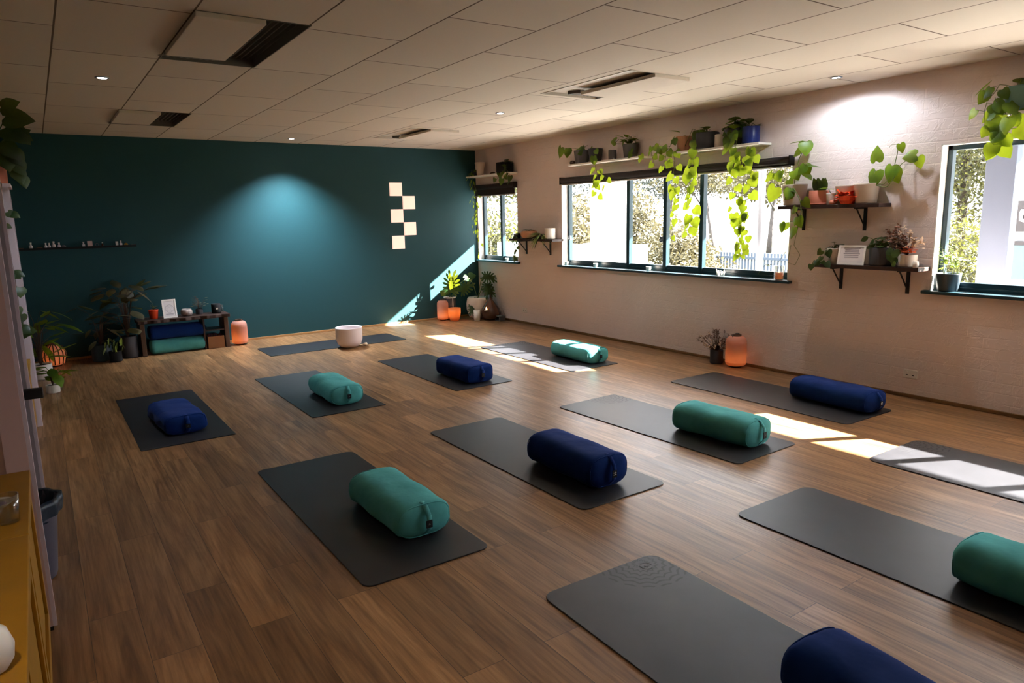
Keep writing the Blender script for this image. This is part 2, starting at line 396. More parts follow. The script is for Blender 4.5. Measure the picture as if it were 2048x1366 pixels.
# ceiling air vents with a dropped panel
VL = ['grey ceiling air vent with dropped panel, nearest camera at the upper left', 'grey ceiling air vent close to the teal wall on the left', 'bright open ceiling air vent near the brick wall windows', 'small looking ceiling air vent at the corner end near the brick wall']
for (x0, x1, y0, y1, s), lab in zip(VENTS, VL):
    r = empty('ceiling_vent', ((x0+x1)/2, (y0+y1)/2, H), lab, 'air vent', 'ceiling air vents')
    dm = M['grout'] if s == 'L' else M['ventlit']  # window-side housings coloured pale for bounced sun, the others stay dark
    b = B(); z0, z1 = H-.004, H+(.075 if s == 'L' else .03); e = .006
    b.box((x0, y0, z0), (x0+e, y1, z1)); b.box((x1-e, y0, z0), (x1, y1, z1)); b.box((x0, y0, z0), (x1, y0+e, z1)); b.box((x0, y1-e, z0), (x1, y1, z1)); b.box((x0, y0, z1-e), (x1, y1, z1))
    b.build('housing', dm, r, world=True)
    px0, px1 = (x0, x0+.36) if s == 'L' else (x0+.26, x1)
    B().box((px0, y0, H-.03), (px1, y1-.25, H-.002)).build('dropped_panel', M['ceilpanel'], r, world=True, bevel=.004)
    gx0, gx1 = (px1, x1) if s == 'L' else (x0, px0)
    k = 0; b = B()
    for i in range(7):
        xx = gx0+(gx1-gx0)*(i+.5)/7; b.box((xx-.003, y0+.02, H+.045), (xx+.003, y1-.02, H+.068))
    if s == 'L': b.build('slats', M['grout'], r, world=True)
    b = B()
    for i in range(9):
        xx = px0+(px1-px0)*(i+.5)/9; Mx = Matrix.Translation((xx, y1-.14, H+.01)) @ Matrix.Rotation(.5, 4, 'Z')
        b.box((-.014, -.06, -.012), (.014, .06, .012), Mx)
    b.build('louvre', M['grout'], r, world=True)

# downlights
def spot(name, loc, tgt, power, col, ang, blend=.8, size=.03):
    l = D.lights.new(name, 'SPOT'); l.energy = power; l.color = col; l.spot_size = ang; l.spot_blend = blend; l.shadow_soft_size = size
    o = D.objects.new(name, l); COL.objects.link(o); o.location = loc
    o.rotation_euler = (Vector(tgt)-Vector(loc)).to_track_quat('-Z', 'Y').to_euler(); return o
DL = [((-5.567, -3.864), 'recessed downlight glowing at the upper left beside the large vent', 12), ((-3.159, -.55), 'recessed downlight close to the teal wall, throwing the blue-lit pool', 150),
      ((-1.896, -3.648), 'recessed downlight in the middle of the ceiling, between the vents', 14), ((-.44, -6.538), 'recessed downlight close to the brick wall above the bracket shelves', 10),
      ((-6.45, -9.2), 'recessed downlight above the mustard sideboard, just outside the frame', 17)]
for (x, y), lab, pw in DL:
    r = empty('downlight', (x, y, H), lab, 'ceiling light', 'recessed ceiling downlights')
    B().lathe([(.032, -.006), (.046, -.006), (.05, -.002), (.05, .0)], (x, y, H), 28).build('trim_ring', M['alu'], r, world=True, smooth=True)
    B().lathe([(0, -.004), (.033, -.004), (.033, 0)], (x, y, H), 24).build('lens', M['downlight'], r, world=True)
    spot('downlight_lamp', (x, y, H-.02), (x, y, 0), pw, (.80, .90, 1), math.radians(165 if x > -1 else 112), .35 if x > -1 else 1) if x > -6 else spot('downlight_lamp', (x, y, H-.02), (x, y+.5, 0), pw, (1, .84, .66), math.radians(96), 1)

# power outlets
for (y, z), lab in (((-1.34, .205), 'white power outlet low on the brick wall near the corner plants'), ((-7.11, .205), 'white power outlet low on the brick wall at the right')):
    r = empty('power_outlet', (0, y, z), lab, 'power outlet', 'wall power outlets')
    B().box((-.012, y-.058, z-.036), (0, y+.058, z+.036)).build('face_plate', M['whitecer'], r, world=True, bevel=.004)
    for d in (-.025, .025): B().box((-.016, y+d-.007, z+.008), (-.01, y+d+.007, z+.024)).build('switch', M['whitecer'], r, world=True, bevel=.002)
    for d in (-.025, .025):
        B().box((-.0128, y+d-.0085, z-.014), (-.0118, y+d+.0085, z-.006)).build('socket_slot', M['black'], r, world=True)

# ------------------------------------------------------------------ yoga mats and bolsters
def rrect(w, l, r, n=6):
    p = []
    for cx, cy, a0 in ((w/2-r, l/2-r, 0), (-w/2+r, l/2-r, PI/2), (-w/2+r, -l/2+r, PI), (w/2-r, -l/2+r, 1.5*PI)):
        for i in range(n+1):
            a = a0+PI/2*i/n; p.append((cx+r*math.cos(a), cy+r*math.sin(a)))
    return p
MW, ML = .66, 1.83
def yoga_mat(x, y, rz, lab, mand, corner=.04):
    o = B().prism(rrect(MW, ML, corner), 0, .006).build('yoga_mat', M['matmand' if mand else 'mat'], bevel=.002)
    o.location = (x, y, 0.0005); o.rotation_euler.z = rz
    return tag(o, lab, 'yoga mat', 'yoga mats laid out on the floor')
R = math.radians
yoga_mat(-5.335, -3.615, R(.2), 'black yoga mat at the left under the shadowed navy bolster', False, .01)
yoga_mat(-4.05, -3.55, R(.3), 'black yoga mat under the small teal bolster, second from left in the far row', False, .01)
yoga_mat(-2.66, -3.51, R(.3), 'black yoga mat with orange sheen under the boxy navy bolster in the far row', False, .03)
yoga_mat(-1.29, -3.56, R(0), 'yoga mat crossed by the far sun patch under the sunlit bolster', True, .02)
yoga_mat(-.845, -6.335, R(-.4), 'dark yoga mat beside the brick wall, under the long navy bolster', False, .05)
yoga_mat(-2.22, -6.375, R(1.8), 'sheen-lit yoga mat with faint mandala under the teal bolster left of the near sun patch', True, .04)
yoga_mat(-3.46, -6.335, R(.3), 'dark grey yoga mat in mid-floor under a navy bolster showing a small white mark', False, .05)
yoga_mat(-4.76, -6.395, R(.2), 'black yoga mat at front left under the nearest teal bolster with a dark tag', False, .05)
m9 = yoga_mat(-4.185, -8.74, R(-1.2), 'large dark yoga mat at bottom centre with a printed mandala and round emblem', True, .06)
yoga_mat(-2.835, -8.69, R(0), 'dark grey yoga mat running off the right edge under the cropped teal bolster', False, .06)
yoga_mat(-1.46, -8.65, R(.4), 'yoga mat at the right edge striped by the near sun patch, without bolster', True, .06)
yoga_mat(-2.98, -1.13, R(90), 'black yoga mat lying crosswise before the teal wall behind the white bowl', False, .04)
b = B()
for r0, r1 in ((.026, .030), (.008, .011)):
    p = [(r0, 0), (r1, 0), (r1, .0006), (r0, .0006), (r0, 0)]; b.lathe(p, (.215, .84, .0062), 28)
b.box((.209, .83, .0062), (.221, .852, .0068))
b.build('round_emblem', M['dkgreypot'], m9)

def bolster(x, y, rz, fab, lab, L=.68, Wd=.315, Hh=.178, box=3.0, tag_='black', sag=0, seed=0):
    rnd = random.Random(seed)
    r = empty('bolster_cushion', (x, y, .0065), lab, 'bolster cushion', 'bolsters lying on the yoga mats', rz)
    nu, nv = 44, 40; b = B(); ph = [rnd.uniform(0, 6.28) for _ in range(8)]
    for i in range(nu+1):
        s = -1+2*i/nu; u = math.copysign(1-(1-abs(s))**1.55, s)
        # end profile: a rounded shoulder that gathers toward a flat puckered cap
        e = abs(u); k = 1 if e < .84 else math.sqrt(max(0, 1-((e-.84)/.16)**2.4))*.62+.38 if e < 1 else .38
        for j in range(nv):
            a = 2*PI*j/nv; ca, sa = math.cos(a), math.sin(a)
            q = (abs(ca)**box+abs(sa)**box)**(-1/box)
            lump = 1+.018*math.sin(3*u*2+ph[0]+2*a)+.014*math.sin(7*u+ph[1]-3*a)
            if e > .72: lump += .018*(e-.72)/.28*math.sin(11*a+ph[2])
            w = Wd/2*q*ca*k*lump; h = Hh/2*q*sa*k*lump
            zz = Hh/2+h
            if sag: zz -= sag*(1-u*u)*max(0, h)/Hh
            b.v.append((w, u*L/2, max(0, zz+.0*e)))
    for i in range(nu):
        for j in range(nv):
            l = (j+1) % nv; b.f.append((i*nv+j, i*nv+l, (i+1)*nv+l, (i+1)*nv+j))
    n0 = len(b.v); b.v.append((0, -L/2-.004, Hh/2)); b.v.append((0, L/2+.004, Hh/2))
    for j in range(nv):
        l = (j+1) % nv; b.f.append((n0, l, j)); b.f.append((n0+1, nu*nv+j, nu*nv+l))
    b.build('cover', M[fab], r, smooth=True)
    # seam piping around each end
    for sgn in (-1, 1):
        pts = []
        for j in range(33):
            a = 2*PI*j/32; ca, sa = math.cos(a), math.sin(a); q = (abs(ca)**box+abs(sa)**box)**(-1/box)
            kk = math.sqrt(max(0, 1-((.93-.84)/.16)**2.4))*.62+.38
            pts.append((Wd/2*q*ca*kk*1.004, sgn*.93*L/2, max(.003, Hh/2+Hh/2*q*sa*kk*1.004)))
        B().tube(pts, .0035, 5).build('seam_piping', M[fab], r, smooth=True)
    # carry strap on the near end
    pts = [(.0, -L/2*.86, Hh*1.0), (.003, -L/2*.96, Hh*.93), (.004, -L/2-.022, Hh*.7), (.004, -L/2-.026, Hh*.5), (.002, -L/2-.02, Hh*.28), (0, -L/2*.95, Hh*.08)]
    st = B(); 
    for i in range(len(pts)-1):
        p, q = Vector(pts[i]), Vector(pts[i+1]); st.quad(p+Vector((-.014, 0, 0)), p+Vector((.014, 0, 0)), q+Vector((.014, 0, 0)), q+Vector((-.014, 0, 0)))
    s = st.build('carry_strap', M[fab], r, solid=.003, smooth=True)
    tg = B().box((-.017, -L/2-.0315, Hh*.36), (.017, -L/2-.0275, Hh*.58)).build('brand_tag', M['blackmatte'], s)
    if tag_ == 'white':
        lb = B(); lb.box((-.011, -L/2-.033, Hh*.44), (.011, -L/2-.0316, Hh*.455)); lb.box((-.011, -L/2-.033, Hh*.50), (.011, -L/2-.0316, Hh*.515)); lb.box((-.002, -L/2-.033, Hh*.44), (.002, -L/2-.0316, Hh*.54))
        lb.build('white_mark', M['whitecer'], s)
    else:
        lb = B(); lb.box((-.006, -L/2-.033, Hh*.45), (.006, -L/2-.0316, Hh*.46)); lb.box((-.002, -L/2-.033, Hh*.46), (.002, -L/2-.0316, Hh*.5)); lb.build('white_mark', M['greypot'], s)
    return r
bolster(-4.64, -6.69, R(1), 'teal_fab', 'teal bolster with dark tag, nearest one left of centre', seed=1)
bolster(-3.44, -6.76, R(0), 'navy_fab', 'navy bolster with a white mark on its end, in mid-floor', tag_='white', seed=2, Hh=.2)
bolster(-2.15, -6.84, R(3), 'teal_fab', 'teal bolster just left of the near sun patch', seed=3, Hh=.2)
bolster(-.69, -6.85, R(-3), 'navy_fab', 'long navy bolster closest to the brick wall', tag_='white', seed=4, L=.74)
bolster(-3.98, -3.93, R(-1), 'teal_fab', 'small looking teal bolster in the far row, second from left', seed=5)
bolster(-2.63, -3.97, R(1), 'navy_fab', 'boxy navy bolster in the far row left of the sunlit one', seed=6, box=5, Wd=.31)
bolster(-1.13, -4.0, R(-1), 'teal_fab', 'pale teal bolster glowing in direct sun', seed=7, L=.72)
bolster(-5.33, -3.96, R(4), 'navy_fab', 'navy bolster in shadow at far left', seed=8, box=4, Hh=.15)
bolster(-4.11, -9.135, R(-5), 'navy_fab', 'navy bolster cropped by the bottom edge of the frame', seed=9, Hh=.19)
bolster(-2.885, -9.12, R(-3), 'teal_fab', 'teal bolster cropped by the right edge of the frame', seed=10, Hh=.19)

# singing bowl and mallet
pb = (-2.90, -1.50, .0005)
r = tag(B().lathe([(0, .0), (.06, .002), (.11, .018), (.15, .055), (.168, .11), (.17, .25), (.172, .262), (.168, .266), (.158, .262), (.156, .25), (.154, .11), (.136, .066), (.1, .034), (.05, .016), (0, .012)], (0, 0, 0), 48).build('singing_bowl', M['quartz'], smooth=True), 'white frosted crystal singing bowl standing on the crosswise mat', 'bowl')
r.location = pb
r = empty('mallet', (-2.78, -1.52, 0), 'small wooden mallet with cream suede head beside the white bowl', 'mallet')
B().tube([(-2.84, -1.5, .022), (-2.73, -1.53, .022)], .008, 10).build('handle', M['suede'], r, world=True, smooth=True)
B().lathe([(0, -.03), (.016, -.024), (.022, 0), (.016, .024), (0, .03)], (0, 0, 0), 16, Matrix.Translation((-2.70, -1.536, .024)) @ Matrix.Rotation(PI/2, 4, 'Y')).build('mallet_head', M['suede'], r, world=True, smooth=True)

# five lit wall tiles
for i, (x0, z1) in enumerate([(-1.553, 2.176), (-1.343, 1.975), (-1.551, 1.774), (-1.341, 1.574), (-1.549, 1.371)]):
    names = ['topmost', 'second from the top', 'middle', 'second from the bottom', 'lowest']
    r = empty('wall_light', (x0+.1, 0, z1-.1), 'square glowing pink wall light, %s of the staggered five' % names[i], 'wall light', 'staggered square wall lights on the teal wall')
    B().box((x0, -.03, z1-.2), (x0+.203, -.006, z1)).build('glowing_panel', M['walltile'], r, world=True, bevel=.004)
    B().box((x0+.015, -.006, z1-.185), (x0+.188, 0, z1-.015)).build('back_plate', M['copper'], r, world=True)
# ------------------------------------------------------------------ plants
def frame_of(d, up=Vector((0, 0, 1))):
    d = d.normalized(); s = d.cross(up)
    if s.length < .05: s = d.cross(Vector((1, 0, 0)))
    s.normalize(); n = s.cross(d); return d, s, n
SH = {'heart': [(0, 0), (-.14, .2), (-.12, .4), (.1, .52), (.35, .5), (.6, .36), (.82, .17), (1, 0)],
      'oval': [(0, 0), (.08, .16), (.25, .3), (.45, .34), (.65, .28), (.85, .14), (1, 0)],
      'long': [(0, 0), (.1, .09), (.3, .17), (.5, .19), (.7, .15), (.88, .07), (1, 0)],
      'round': [(0, 0), (.02, .28), (.2, .46), (.45, .52), (.7, .46), (.93, .25), (1, 0)]}
def leaf(b, p, d, L, kind='heart', up=Vector((0, 0, 1)), droop=.25, fold=.2, w=1):
    d, s, n = frame_of(Vector(d), up); p = Vector(p); o = SH[kind]
    def pt(u, v): return tuple(p+(d*u+s*v*w+n*(-fold*abs(v)-droop*max(0, u)**2))*L)
    k = len(b.v)
    for u, v in o: b.v.append(pt(u, v)); b.v.append(pt(max(0, min(1, u)), 0)); b.v.append(pt(u, -v))
    for i in range(len(o)-1):
        a = k+3*i; c = a+3
        b.f.append((a, a+1, c+1, c)); b.f.append((a+1, a+2, c+2, c+1))
def monstera(b, p, d, L, up=Vector((0, 0, 1))):
    d, s, n = frame_of(Vector(d), up); p = Vector(p)
    def pt(u, v): return tuple(p+(d*u+s*v+n*(-.15*abs(v)-.2*u*u))*L)
    for sg in (1, -1):
        k = len(b.v); core = [(-.02, .0), (0, .2), (.15, .24), (.35, .24), (.55, .2), (.75, .12), (.9, 0)]
        for u, v in core: b.v.append(pt(u, sg*v)); b.v.append(pt(max(0, u), 0))
        for i in range(len(core)-1): b.f.append((k+2*i, k+2*i+1, k+2*i+3, k+2*i+2))
        for i in range(7):
            a = 2.45-i*.36; c = Vector((.3+.02*i, .08)); ln = (.42, .5, .54, .56, .58, .6, .62)[i]; ww = .055
            dx, dy = math.cos(a), math.sin(a); px, py = -dy*ww, dx*ww; c0 = Vector((.02+.12*i, .1 if i < 5 else .06)); 
            q = [(c0.x+px, c0.y+py), (c0.x+dx*ln*.6+px*1.25, c0.y+dy*ln*.6+py*1.25), (c0.x+dx*ln*.8, c0.y+dy*ln*.8), (c0.x+dx*ln*.6-px*1.25, c0.y+dy*ln*.6-py*1.25), (c0.x-px, c0.y-py)]
            q = [(u, v*sg) for u, v in q]; b.quad(*[pt(u, v) for u, v in (q if sg > 0 else q[::-1])])
def interp(pts, t):
    pts = [Vector(p) for p in pts]; m = len(pts)-1; x = min(max(t, 0), .9999)*m; i = int(x); f = x-i
    return pts[i].lerp(pts[i+1], f), (pts[i+1]-pts[i]).normalized()
def vine(lb, sb, pts, n, size, rnd, kind='heart', out=Vector((-1, 0, 0)), r=.0025, hang=.8):
    sb.tube([interp(pts, i/14)[0] for i in range(15)], r, 5)
    for i in range(n):
        p, d = interp(pts, (i+.5)/n+rnd.uniform(-.02, .02)); a = rnd.uniform(-1.3, 1.3)+(PI/2 if i % 2 else -PI/2)*.6
        side = Vector((-abs(math.cos(a))*.7, math.sin(a), 0)); q = p+side*size*rnd.uniform(.3, .6)+Vector((0, 0, rnd.uniform(-.1, .25)*size))
        sb.tube([p, q], r*.7, 4)
        dirn = Vector((side.x*.35, side.y*.7, -hang+rnd.uniform(-.2, .3)))
        leaf(lb, q, dirn, size*rnd.uniform(.75, 1.2), kind, up=(out+Vector((0, rnd.uniform(-.5, .5), .25))), droop=rnd.uniform(.05, .3), fold=rnd.uniform(.1, .35))
POTP = {'taper': lambda r, h: [(0, 0), (r*.72, 0), (r*.78, h*.05), (r*.97, h*.93), (r, h), (r*.9, h), (r*.86, h*.88), (0, h*.86)],
        'cyl': lambda r, h: [(0, 0), (r*.92, 0), (r*.97, h*.03), (r, h*.1), (r, h*.97), (r*.97, h), (r*.88, h), (r*.87, h*.88), (0, h*.86)],
        'lip': lambda r, h: [(0, 0), (r*.7, 0), (r*.72, h*.02), (r*.88, h*.7), (r*.88, h*.72), (r, h*.73), (r, h), (r*.88, h), (r*.86, h*.86), (0, h*.85)],
        'bowl': lambda r, h: [(0, 0), (r*.55, 0), (r*.8, h*.12), (r*.98, h*.45), (r, h*.7), (r*.9, h*.95), (r*.8, h), (r*.72, h*.96), (0, h*.9)]}
def plant(name, loc, label, pot, r, h, shape='taper', group=None, mat='leaf', stemmat='stem', cat='potted plant', saucer=False):
    e = empty(name, loc, label, cat, group)
    B().lathe(POTP[shape](r, h), (0, 0, 0), 32).build('pot', M[pot], e, smooth=True)
    B().lathe([(0, h*.9), (r*.86, h*.88)], (0, 0, 0), 20).build('soil', M['soil'], e)
    if saucer: B().lathe([(0, 0.0), (r*1.02, 0), (r*1.12, h*.12), (r*1.08, h*.13), (r*.98, h*.03)], (0, 0, 0), 28).build('saucer', M[pot], e, smooth=True)
    return e
def fin(e, lb, sb, mat='leaf', stemmat='stem', world=True):
    if -1.2 < e.location.x < 0:      # keep leaves and stems on the room side of the wall faces
        for q in (lb, sb): q.v = [(min(x, -.004), min(y, -.004), z) for x, y, z in q.v]
    if sb.v: sb.build('stem', M[stemmat], e, world=world, smooth=True)
    if lb.v: lb.build('foliage', M[mat], e, world=world, smooth=True)
def tuft(lb, sb, c, n, size, rnd, spread=.8, kind='heart', height=.08, drop=.3):
    c = Vector(c)
    for i in range(n):
        a = rnd.uniform(0, 2*PI); t = rnd.uniform(.2, 1); rr = size*spread*t
        q = c+Vector((math.cos(a)*rr, math.sin(a)*rr, height*rnd.uniform(.3, 1)*(1.3-t)+.01)); q.x = min(q.x, -.015-size*.3) if abs(c.x) < .4 else q.x
        mid = (c+q)/2+Vector((0, 0, height*.35)); sb.tube([c, mid, q], .0025, 4)
        leaf(lb, q, (math.cos(a)*.9, math.sin(a), rnd.uniform(-drop, .4)), size*rnd.uniform(.7, 1.15), kind, droop=rnd.uniform(.1, .4))
PX = lambda px, py, x=-.2: tuple(at(px, py, 'x', x))
RN = random.Random

# floating white shelves above the windows
FS = [('A', -4.0, -2.66, 'white floating shelf above the far half of the wide window'), ('B', -5.62, -4.42, 'white floating shelf above the near half of the wide window'),
      ('C', -9.2, -7.62, 'white floating shelf above the right-hand window, cropped by the frame'), ('D', -1.22, -.02, 'white floating shelf in the teal corner above the small window')]
SZ = 2.28
for k, y0, y1, lab in FS:
    r = empty('floating_shelf', (-.1, (y0+y1)/2, SZ), lab, 'shelf', 'white floating shelves')
    B().box((-.2, y0, SZ-.022), (0, y1, SZ)).build('board', M['whiteshelf'], r, world=True, bevel=.003)
ST = SZ+.001
# --- shelf A
rn = RN(11)
e = plant('potted_pothos', (-.1, -2.83, ST), 'trailing plant in grey pot at the far end of the window shelf', 'greypot', .105, .165, group='trailing plants on the floating shelves')
lb, sb = B(), B()
vine(lb, sb, [(-.1, -2.83, SZ+.17), PX(1150, 297), PX(1128, 296)], 2, .11, rn); leaf(lb, PX(1122, 295), (-.1, .5, -1), .15, 'heart', up=Vector((-1, 0, .2))); vine(lb, sb, [(-.1, -2.83, SZ+.17), PX(1175, 290, -.12)], 2, .07, rn); fin(e, lb, sb, 'leaf')
e = plant('potted_pothos', (-.1, -3.1, ST), 'charcoal pot on the far window shelf whose lime vine hangs over the blind', 'dkgreypot', .095, .165, group='trailing plants on the floating shelves')
lb, sb = B(), B()
vine(lb, sb, [(-.1, -3.1, SZ+.17), PX(1188, 300), PX(1190, 330), PX(1196, 355), PX(1190, 372), PX(1196, 398)], 13, .085, rn); vine(lb, sb, [PX(1196, 340), PX(1212, 355), PX(1211, 378)], 4, .08, rn); fin(e, lb, sb)
o = tag(B().lathe(POTP['cyl'](.05, .12), (-.1, -3.42, ST), 24).build('small_pot', M['greypot'], smooth=True), 'small grey empty cup-shaped pot between two plants on the far window shelf', 'pot')
e = plant('potted_pothos', (-.1, -3.74, ST), 'bushy trailing plant in a grey pot at the near end of the far window shelf', 'greypot', .1, .16, group='trailing plants on the floating shelves')
lb, sb = B(), B(); tuft(lb, sb, (-.1, -3.74, SZ+.15), 14, .09, rn, height=.12)
vine(lb, sb, [(-.1, -3.74, SZ+.16), PX(1230, 287), PX(1238, 278)], 2, .09, rn, hang=.1); leaf(lb, PX(1245, 273, -.12), (-.3, .6, .3), .1); vine(lb, sb, [(-.12, -3.8, SZ+.12), PX(1265, 308), PX(1281, 312), PX(1282, 322)], 4, .07, rn); fin(e, lb, sb)
o = tag(B().lathe([(0, 0), (.03, .0), (.04, .02), (.03, .045), (0, .05)], (-.14, -2.69, ST), 16).build('dark_pebble', M['amber'], smooth=True), 'small dark round stone at the far tip of the window shelf', 'stone')
# --- shelf B
e = plant('potted_pothos', (-.1, -4.58, ST), 'peach terracotta pot with trailing vine on the near window shelf', 'peach', .09, .16, group='trailing plants on the floating shelves')
lb, sb = B(), B(); rn = RN(12)
vine(lb, sb, [(-.1, -4.58, SZ+.16), PX(1352, 275), PX(1335, 300), PX(1330, 320), PX(1327, 338)], 8, .1, rn); vine(lb, sb, [PX(1345, 300), PX(1350, 325), PX(1347, 345), PX(1352, 372), PX(1346, 385)], 7, .1, rn)
vine(lb, sb, [PX(1335, 290), PX(1318, 300), PX(1305, 292), PX(1302, 306), PX(1310, 332)], 8, .075, rn); vine(lb, sb, [PX(1352, 372), PX(1358, 400), PX(1352, 425), PX(1348, 448), PX(1342, 478)], 7, .075, rn)
leaf(lb, PX(1357, 262, -.14), (-.3, .5, .2), .1); fin(e, lb, sb)
e = plant('potted_pothos', (-.1, -4.9, ST), 'charcoal pot with long bright vine reaching half way down the wide window', 'dkgreypot', .125, .165, 'cyl', group='trailing plants on the floating shelves')
lb, sb = B(), B(); rn = RN(13)
tuft(lb, sb, (-.1, -4.9, SZ+.15), 6, .08, rn, height=.1)
vine(lb, sb, [(-.1, -4.86, SZ+.17), PX(1392, 262), PX(1388, 290), PX(1386, 330), PX(1388, 350)], 8, .1, rn); vine(lb, sb, [PX(1386, 320), PX(1376, 350), PX(1384, 380), PX(1382, 410), PX(1385, 440), PX(1377, 472)], 16, .1, rn)
sb.tube([(-.1, -4.86, SZ+.17), PX(1385, 258, -.15), PX(1370, 292, -.15)], .0035, 5); fin(e, lb, sb)
o = tag(B().lathe(POTP['cyl'](.055, .13), (-.1, -5.07, ST), 24).build('small_pot', M['creamcer'], smooth=True), 'small cream pot between charcoal and leafy pots on near window shelf', 'pot')
e = plant('potted_pothos', (-.1, -5.24, ST), 'bushiest trailing plant in dark pot with the longest vines over the wide window', 'dkgreypot', .1, .17, group='trailing plants on the floating shelves')
lb, sb = B(), B(); rn = RN(14)
tuft(lb, sb, (-.1, -5.26, SZ+.16), 16, .11, rn, height=.14)
vine(lb, sb, [(-.1, -5.24, SZ+.17), PX(1462, 262), PX(1455, 285), PX(1462, 318), PX(1468, 340)], 9, .1, rn)
vine(lb, sb, [(-.12, -5.26, SZ+.16), PX(1476, 270), PX(1470, 300), PX(1488, 318), PX(1480, 338)], 9, .105, rn)
vine(lb, sb, [PX(1466, 335), PX(1472, 370), PX(1470, 400), PX(1468, 435), PX(1478, 460)], 9, .09, rn)
vine(lb, sb, [PX(1490, 320), PX(1497, 360), PX(1492, 400), PX(1497, 430), PX(1486, 432)], 11, .09, rn)
vine(lb, sb, [PX(1478, 445), PX(1482, 470), PX(1478, 490), PX(1484, 505), PX(1476, 512)], 12, .07, rn); vine(lb, sb, [PX(1484, 452), PX(1498, 465), PX(1494, 495)], 4, .07, rn)
vine(lb, sb, [PX(1488, 300), PX(1505, 300), PX(1508, 320)], 3, .09, rn); leaf(lb, PX(1508, 345), (-.1, .2, -1), .1, up=Vector((-1, 0, 0))); fin(e, lb, sb)
e = plant('potted_pothos', (-.1, -5.45, ST), 'cobalt blue pot at the near end of the window shelf', 'bluepot', .085, .165, 'cyl', group='trailing plants on the floating shelves')
lb, sb = B(), B(); tuft(lb, sb, (-.1, -5.43, SZ+.15), 6, .08, rn, height=.1); fin(e, lb, sb, 'leafdk')
# --- shelf C
e = plant('potted_pothos', (-.11, -7.78, ST), 'sage green pot of trailing pothos at the top right corner', 'mintpot', .115, .175, group='trailing plants on the floating shelves')
lb, sb = B(), B(); rn = RN(15)
tuft(lb, sb, (-.1, -7.74, SZ+.16), 4, .09, rn, height=.08)
vine(lb, sb, [(-.11, -7.76, SZ+.17), PX(2000, 168), PX(1990, 185), PX(1975, 200), PX(1968, 225), PX(1970, 250)], 7, .105, rn)
vine(lb, sb, [PX(1990, 195), PX(1998, 225), PX(1985, 255), PX(1978, 280)], 5, .09, rn); vine(lb, sb, [PX(2012, 205), PX(2010, 235), PX(2000, 262), PX(1996, 285), PX(1997, 310)], 10, .095, rn)
vine(lb, sb, [PX(2020, 225), PX(2022, 250), PX(2012, 275)], 4, .1, rn); leaf(lb, PX(1985, 160, -.15), (-.2, .8, -.5), .14, 'long'); fin(e, lb, sb)
o = plant('potted_pothos', (-.11, -8.15, ST), 'second pot beyond the right frame edge on the same shelf', 'dkgreypot', .1, .16, group='trailing plants on the floating shelves')
lb, sb = B(), B(); tuft(lb, sb, (-.1, -8.15, SZ+.15), 8, .1, rn); fin(o, lb, sb, 'leafdk')
# --- shelf D in the corner
o = tag(B().lathe([(0, 0), (.05, 0), (.055, .03), (.06, .1), (.085, .2), (.078, .2), (.05, .1), (0, .08)], (-.12, -.34, ST), 28).build('ceramic_vase', M['creamcer'], smooth=True), 'flared cream vase on the shelf in the teal corner', 'vase')
e = plant('potted_pothos', (-.11, -1.03, ST), 'dark trailing plant in a black pot on the corner shelf', 'blackmatte', .13, .15, 'cyl', group='trailing plants on the floating shelves')
lb, sb = B(), B(); rn = RN(16); tuft(lb, sb, (-.11, -1.03, SZ+.12), 14, .1, rn, height=.08)
for pp in ([(998, 350), (992, 362)], [(1008, 350), (1006, 362)], [(1018, 345), (1020, 358), (1026, 350)]): vine(lb, sb, [(-.15, -1.0, SZ+.12)]+[PX(a, c) for a, c in pp], 4, .085, rn)
fin(e, lb, sb, 'leafdk')
tag(B().lathe([(0, 0), (.045, .0), (.05, .012), (.03, .03), (0, .035)], (-.1, -.68, ST), 16).build('dark_pebble', M['amber'], smooth=True), 'low dark stone between vase and dark plant on the corner shelf', 'stone')
# vine hanging beside the small window over the teal wall corner
e = plant('potted_pothos', (-.1, -.13, ST), 'thin trailing plant whose vine hangs in the corner beside the small window', 'dkgreypot', .06, .1, group='trailing plants on the floating shelves')
lb, sb = B(), B(); rn = RN(17)
vine(lb, sb, [(-.1, -.13, SZ+.1), (-.215, -.12, SZ+.02), PX(950, 385, -.22), PX(944, 402, -.22), PX(956, 415, -.2), PX(948, 440, -.2), PX(953, 470, -.2)], 20, .075, rn, 'long')
vine(lb, sb, [(-.12, -.13, SZ+.1), (-.21, -.2, SZ), PX(958, 395), PX(955, 430), PX(958, 465), PX(963, 490), PX(960, 515)], 20, .065, rn, 'oval'); fin(e, lb, sb)

# dark timber shelves on black brackets
def bracket_shelf(y0, y1, z, ylegs, lab, ends=0):
    r = empty('bracket_shelf', (-.1, (y0+y1)/2, z), lab, 'shelf', 'dark timber shelves on brackets')
    n = 24; poly = []
    for i in range(n+1):
        y = y0+(y1-y0)*i/n; poly.append((-.2+.004*math.sin(i*1.7)+.003*math.sin(i*.6), y))
    B().prism([(-.002, y1), ]+poly[::-1]+[(-.002, y0)], z-.032, z).build('board', M['oak'], r, world=True, bevel=.002)
    for y in ylegs:
        b = B(); b.box((-.012, y-.014, z-.235), (0, y+.014, z-.032)); b.box((-.17, y-.014, z-.044), (-.0, y+.014, z-.032))
        b.tube([(-.15, y, z-.042), (-.008, y, z-.2)], .007, 6); b.build('bracket', M['black'], r, world=True)
    return r
bracket_shelf(-6.84, -5.86, 1.66, (-6.02, -6.62), 'upper dark timber shelf with black brackets between the two large windows')
bracket_shelf(-7.20, -6.25, 1.13, (-6.43, -7.03), 'lower dark timber shelf with black brackets between the two large windows')
bracket_shelf(-2.31, -1.24, 1.30, (-1.42, -2.01), 'small dark bracket shelf on the brick wall between corner window and wide window')
U = 1.661
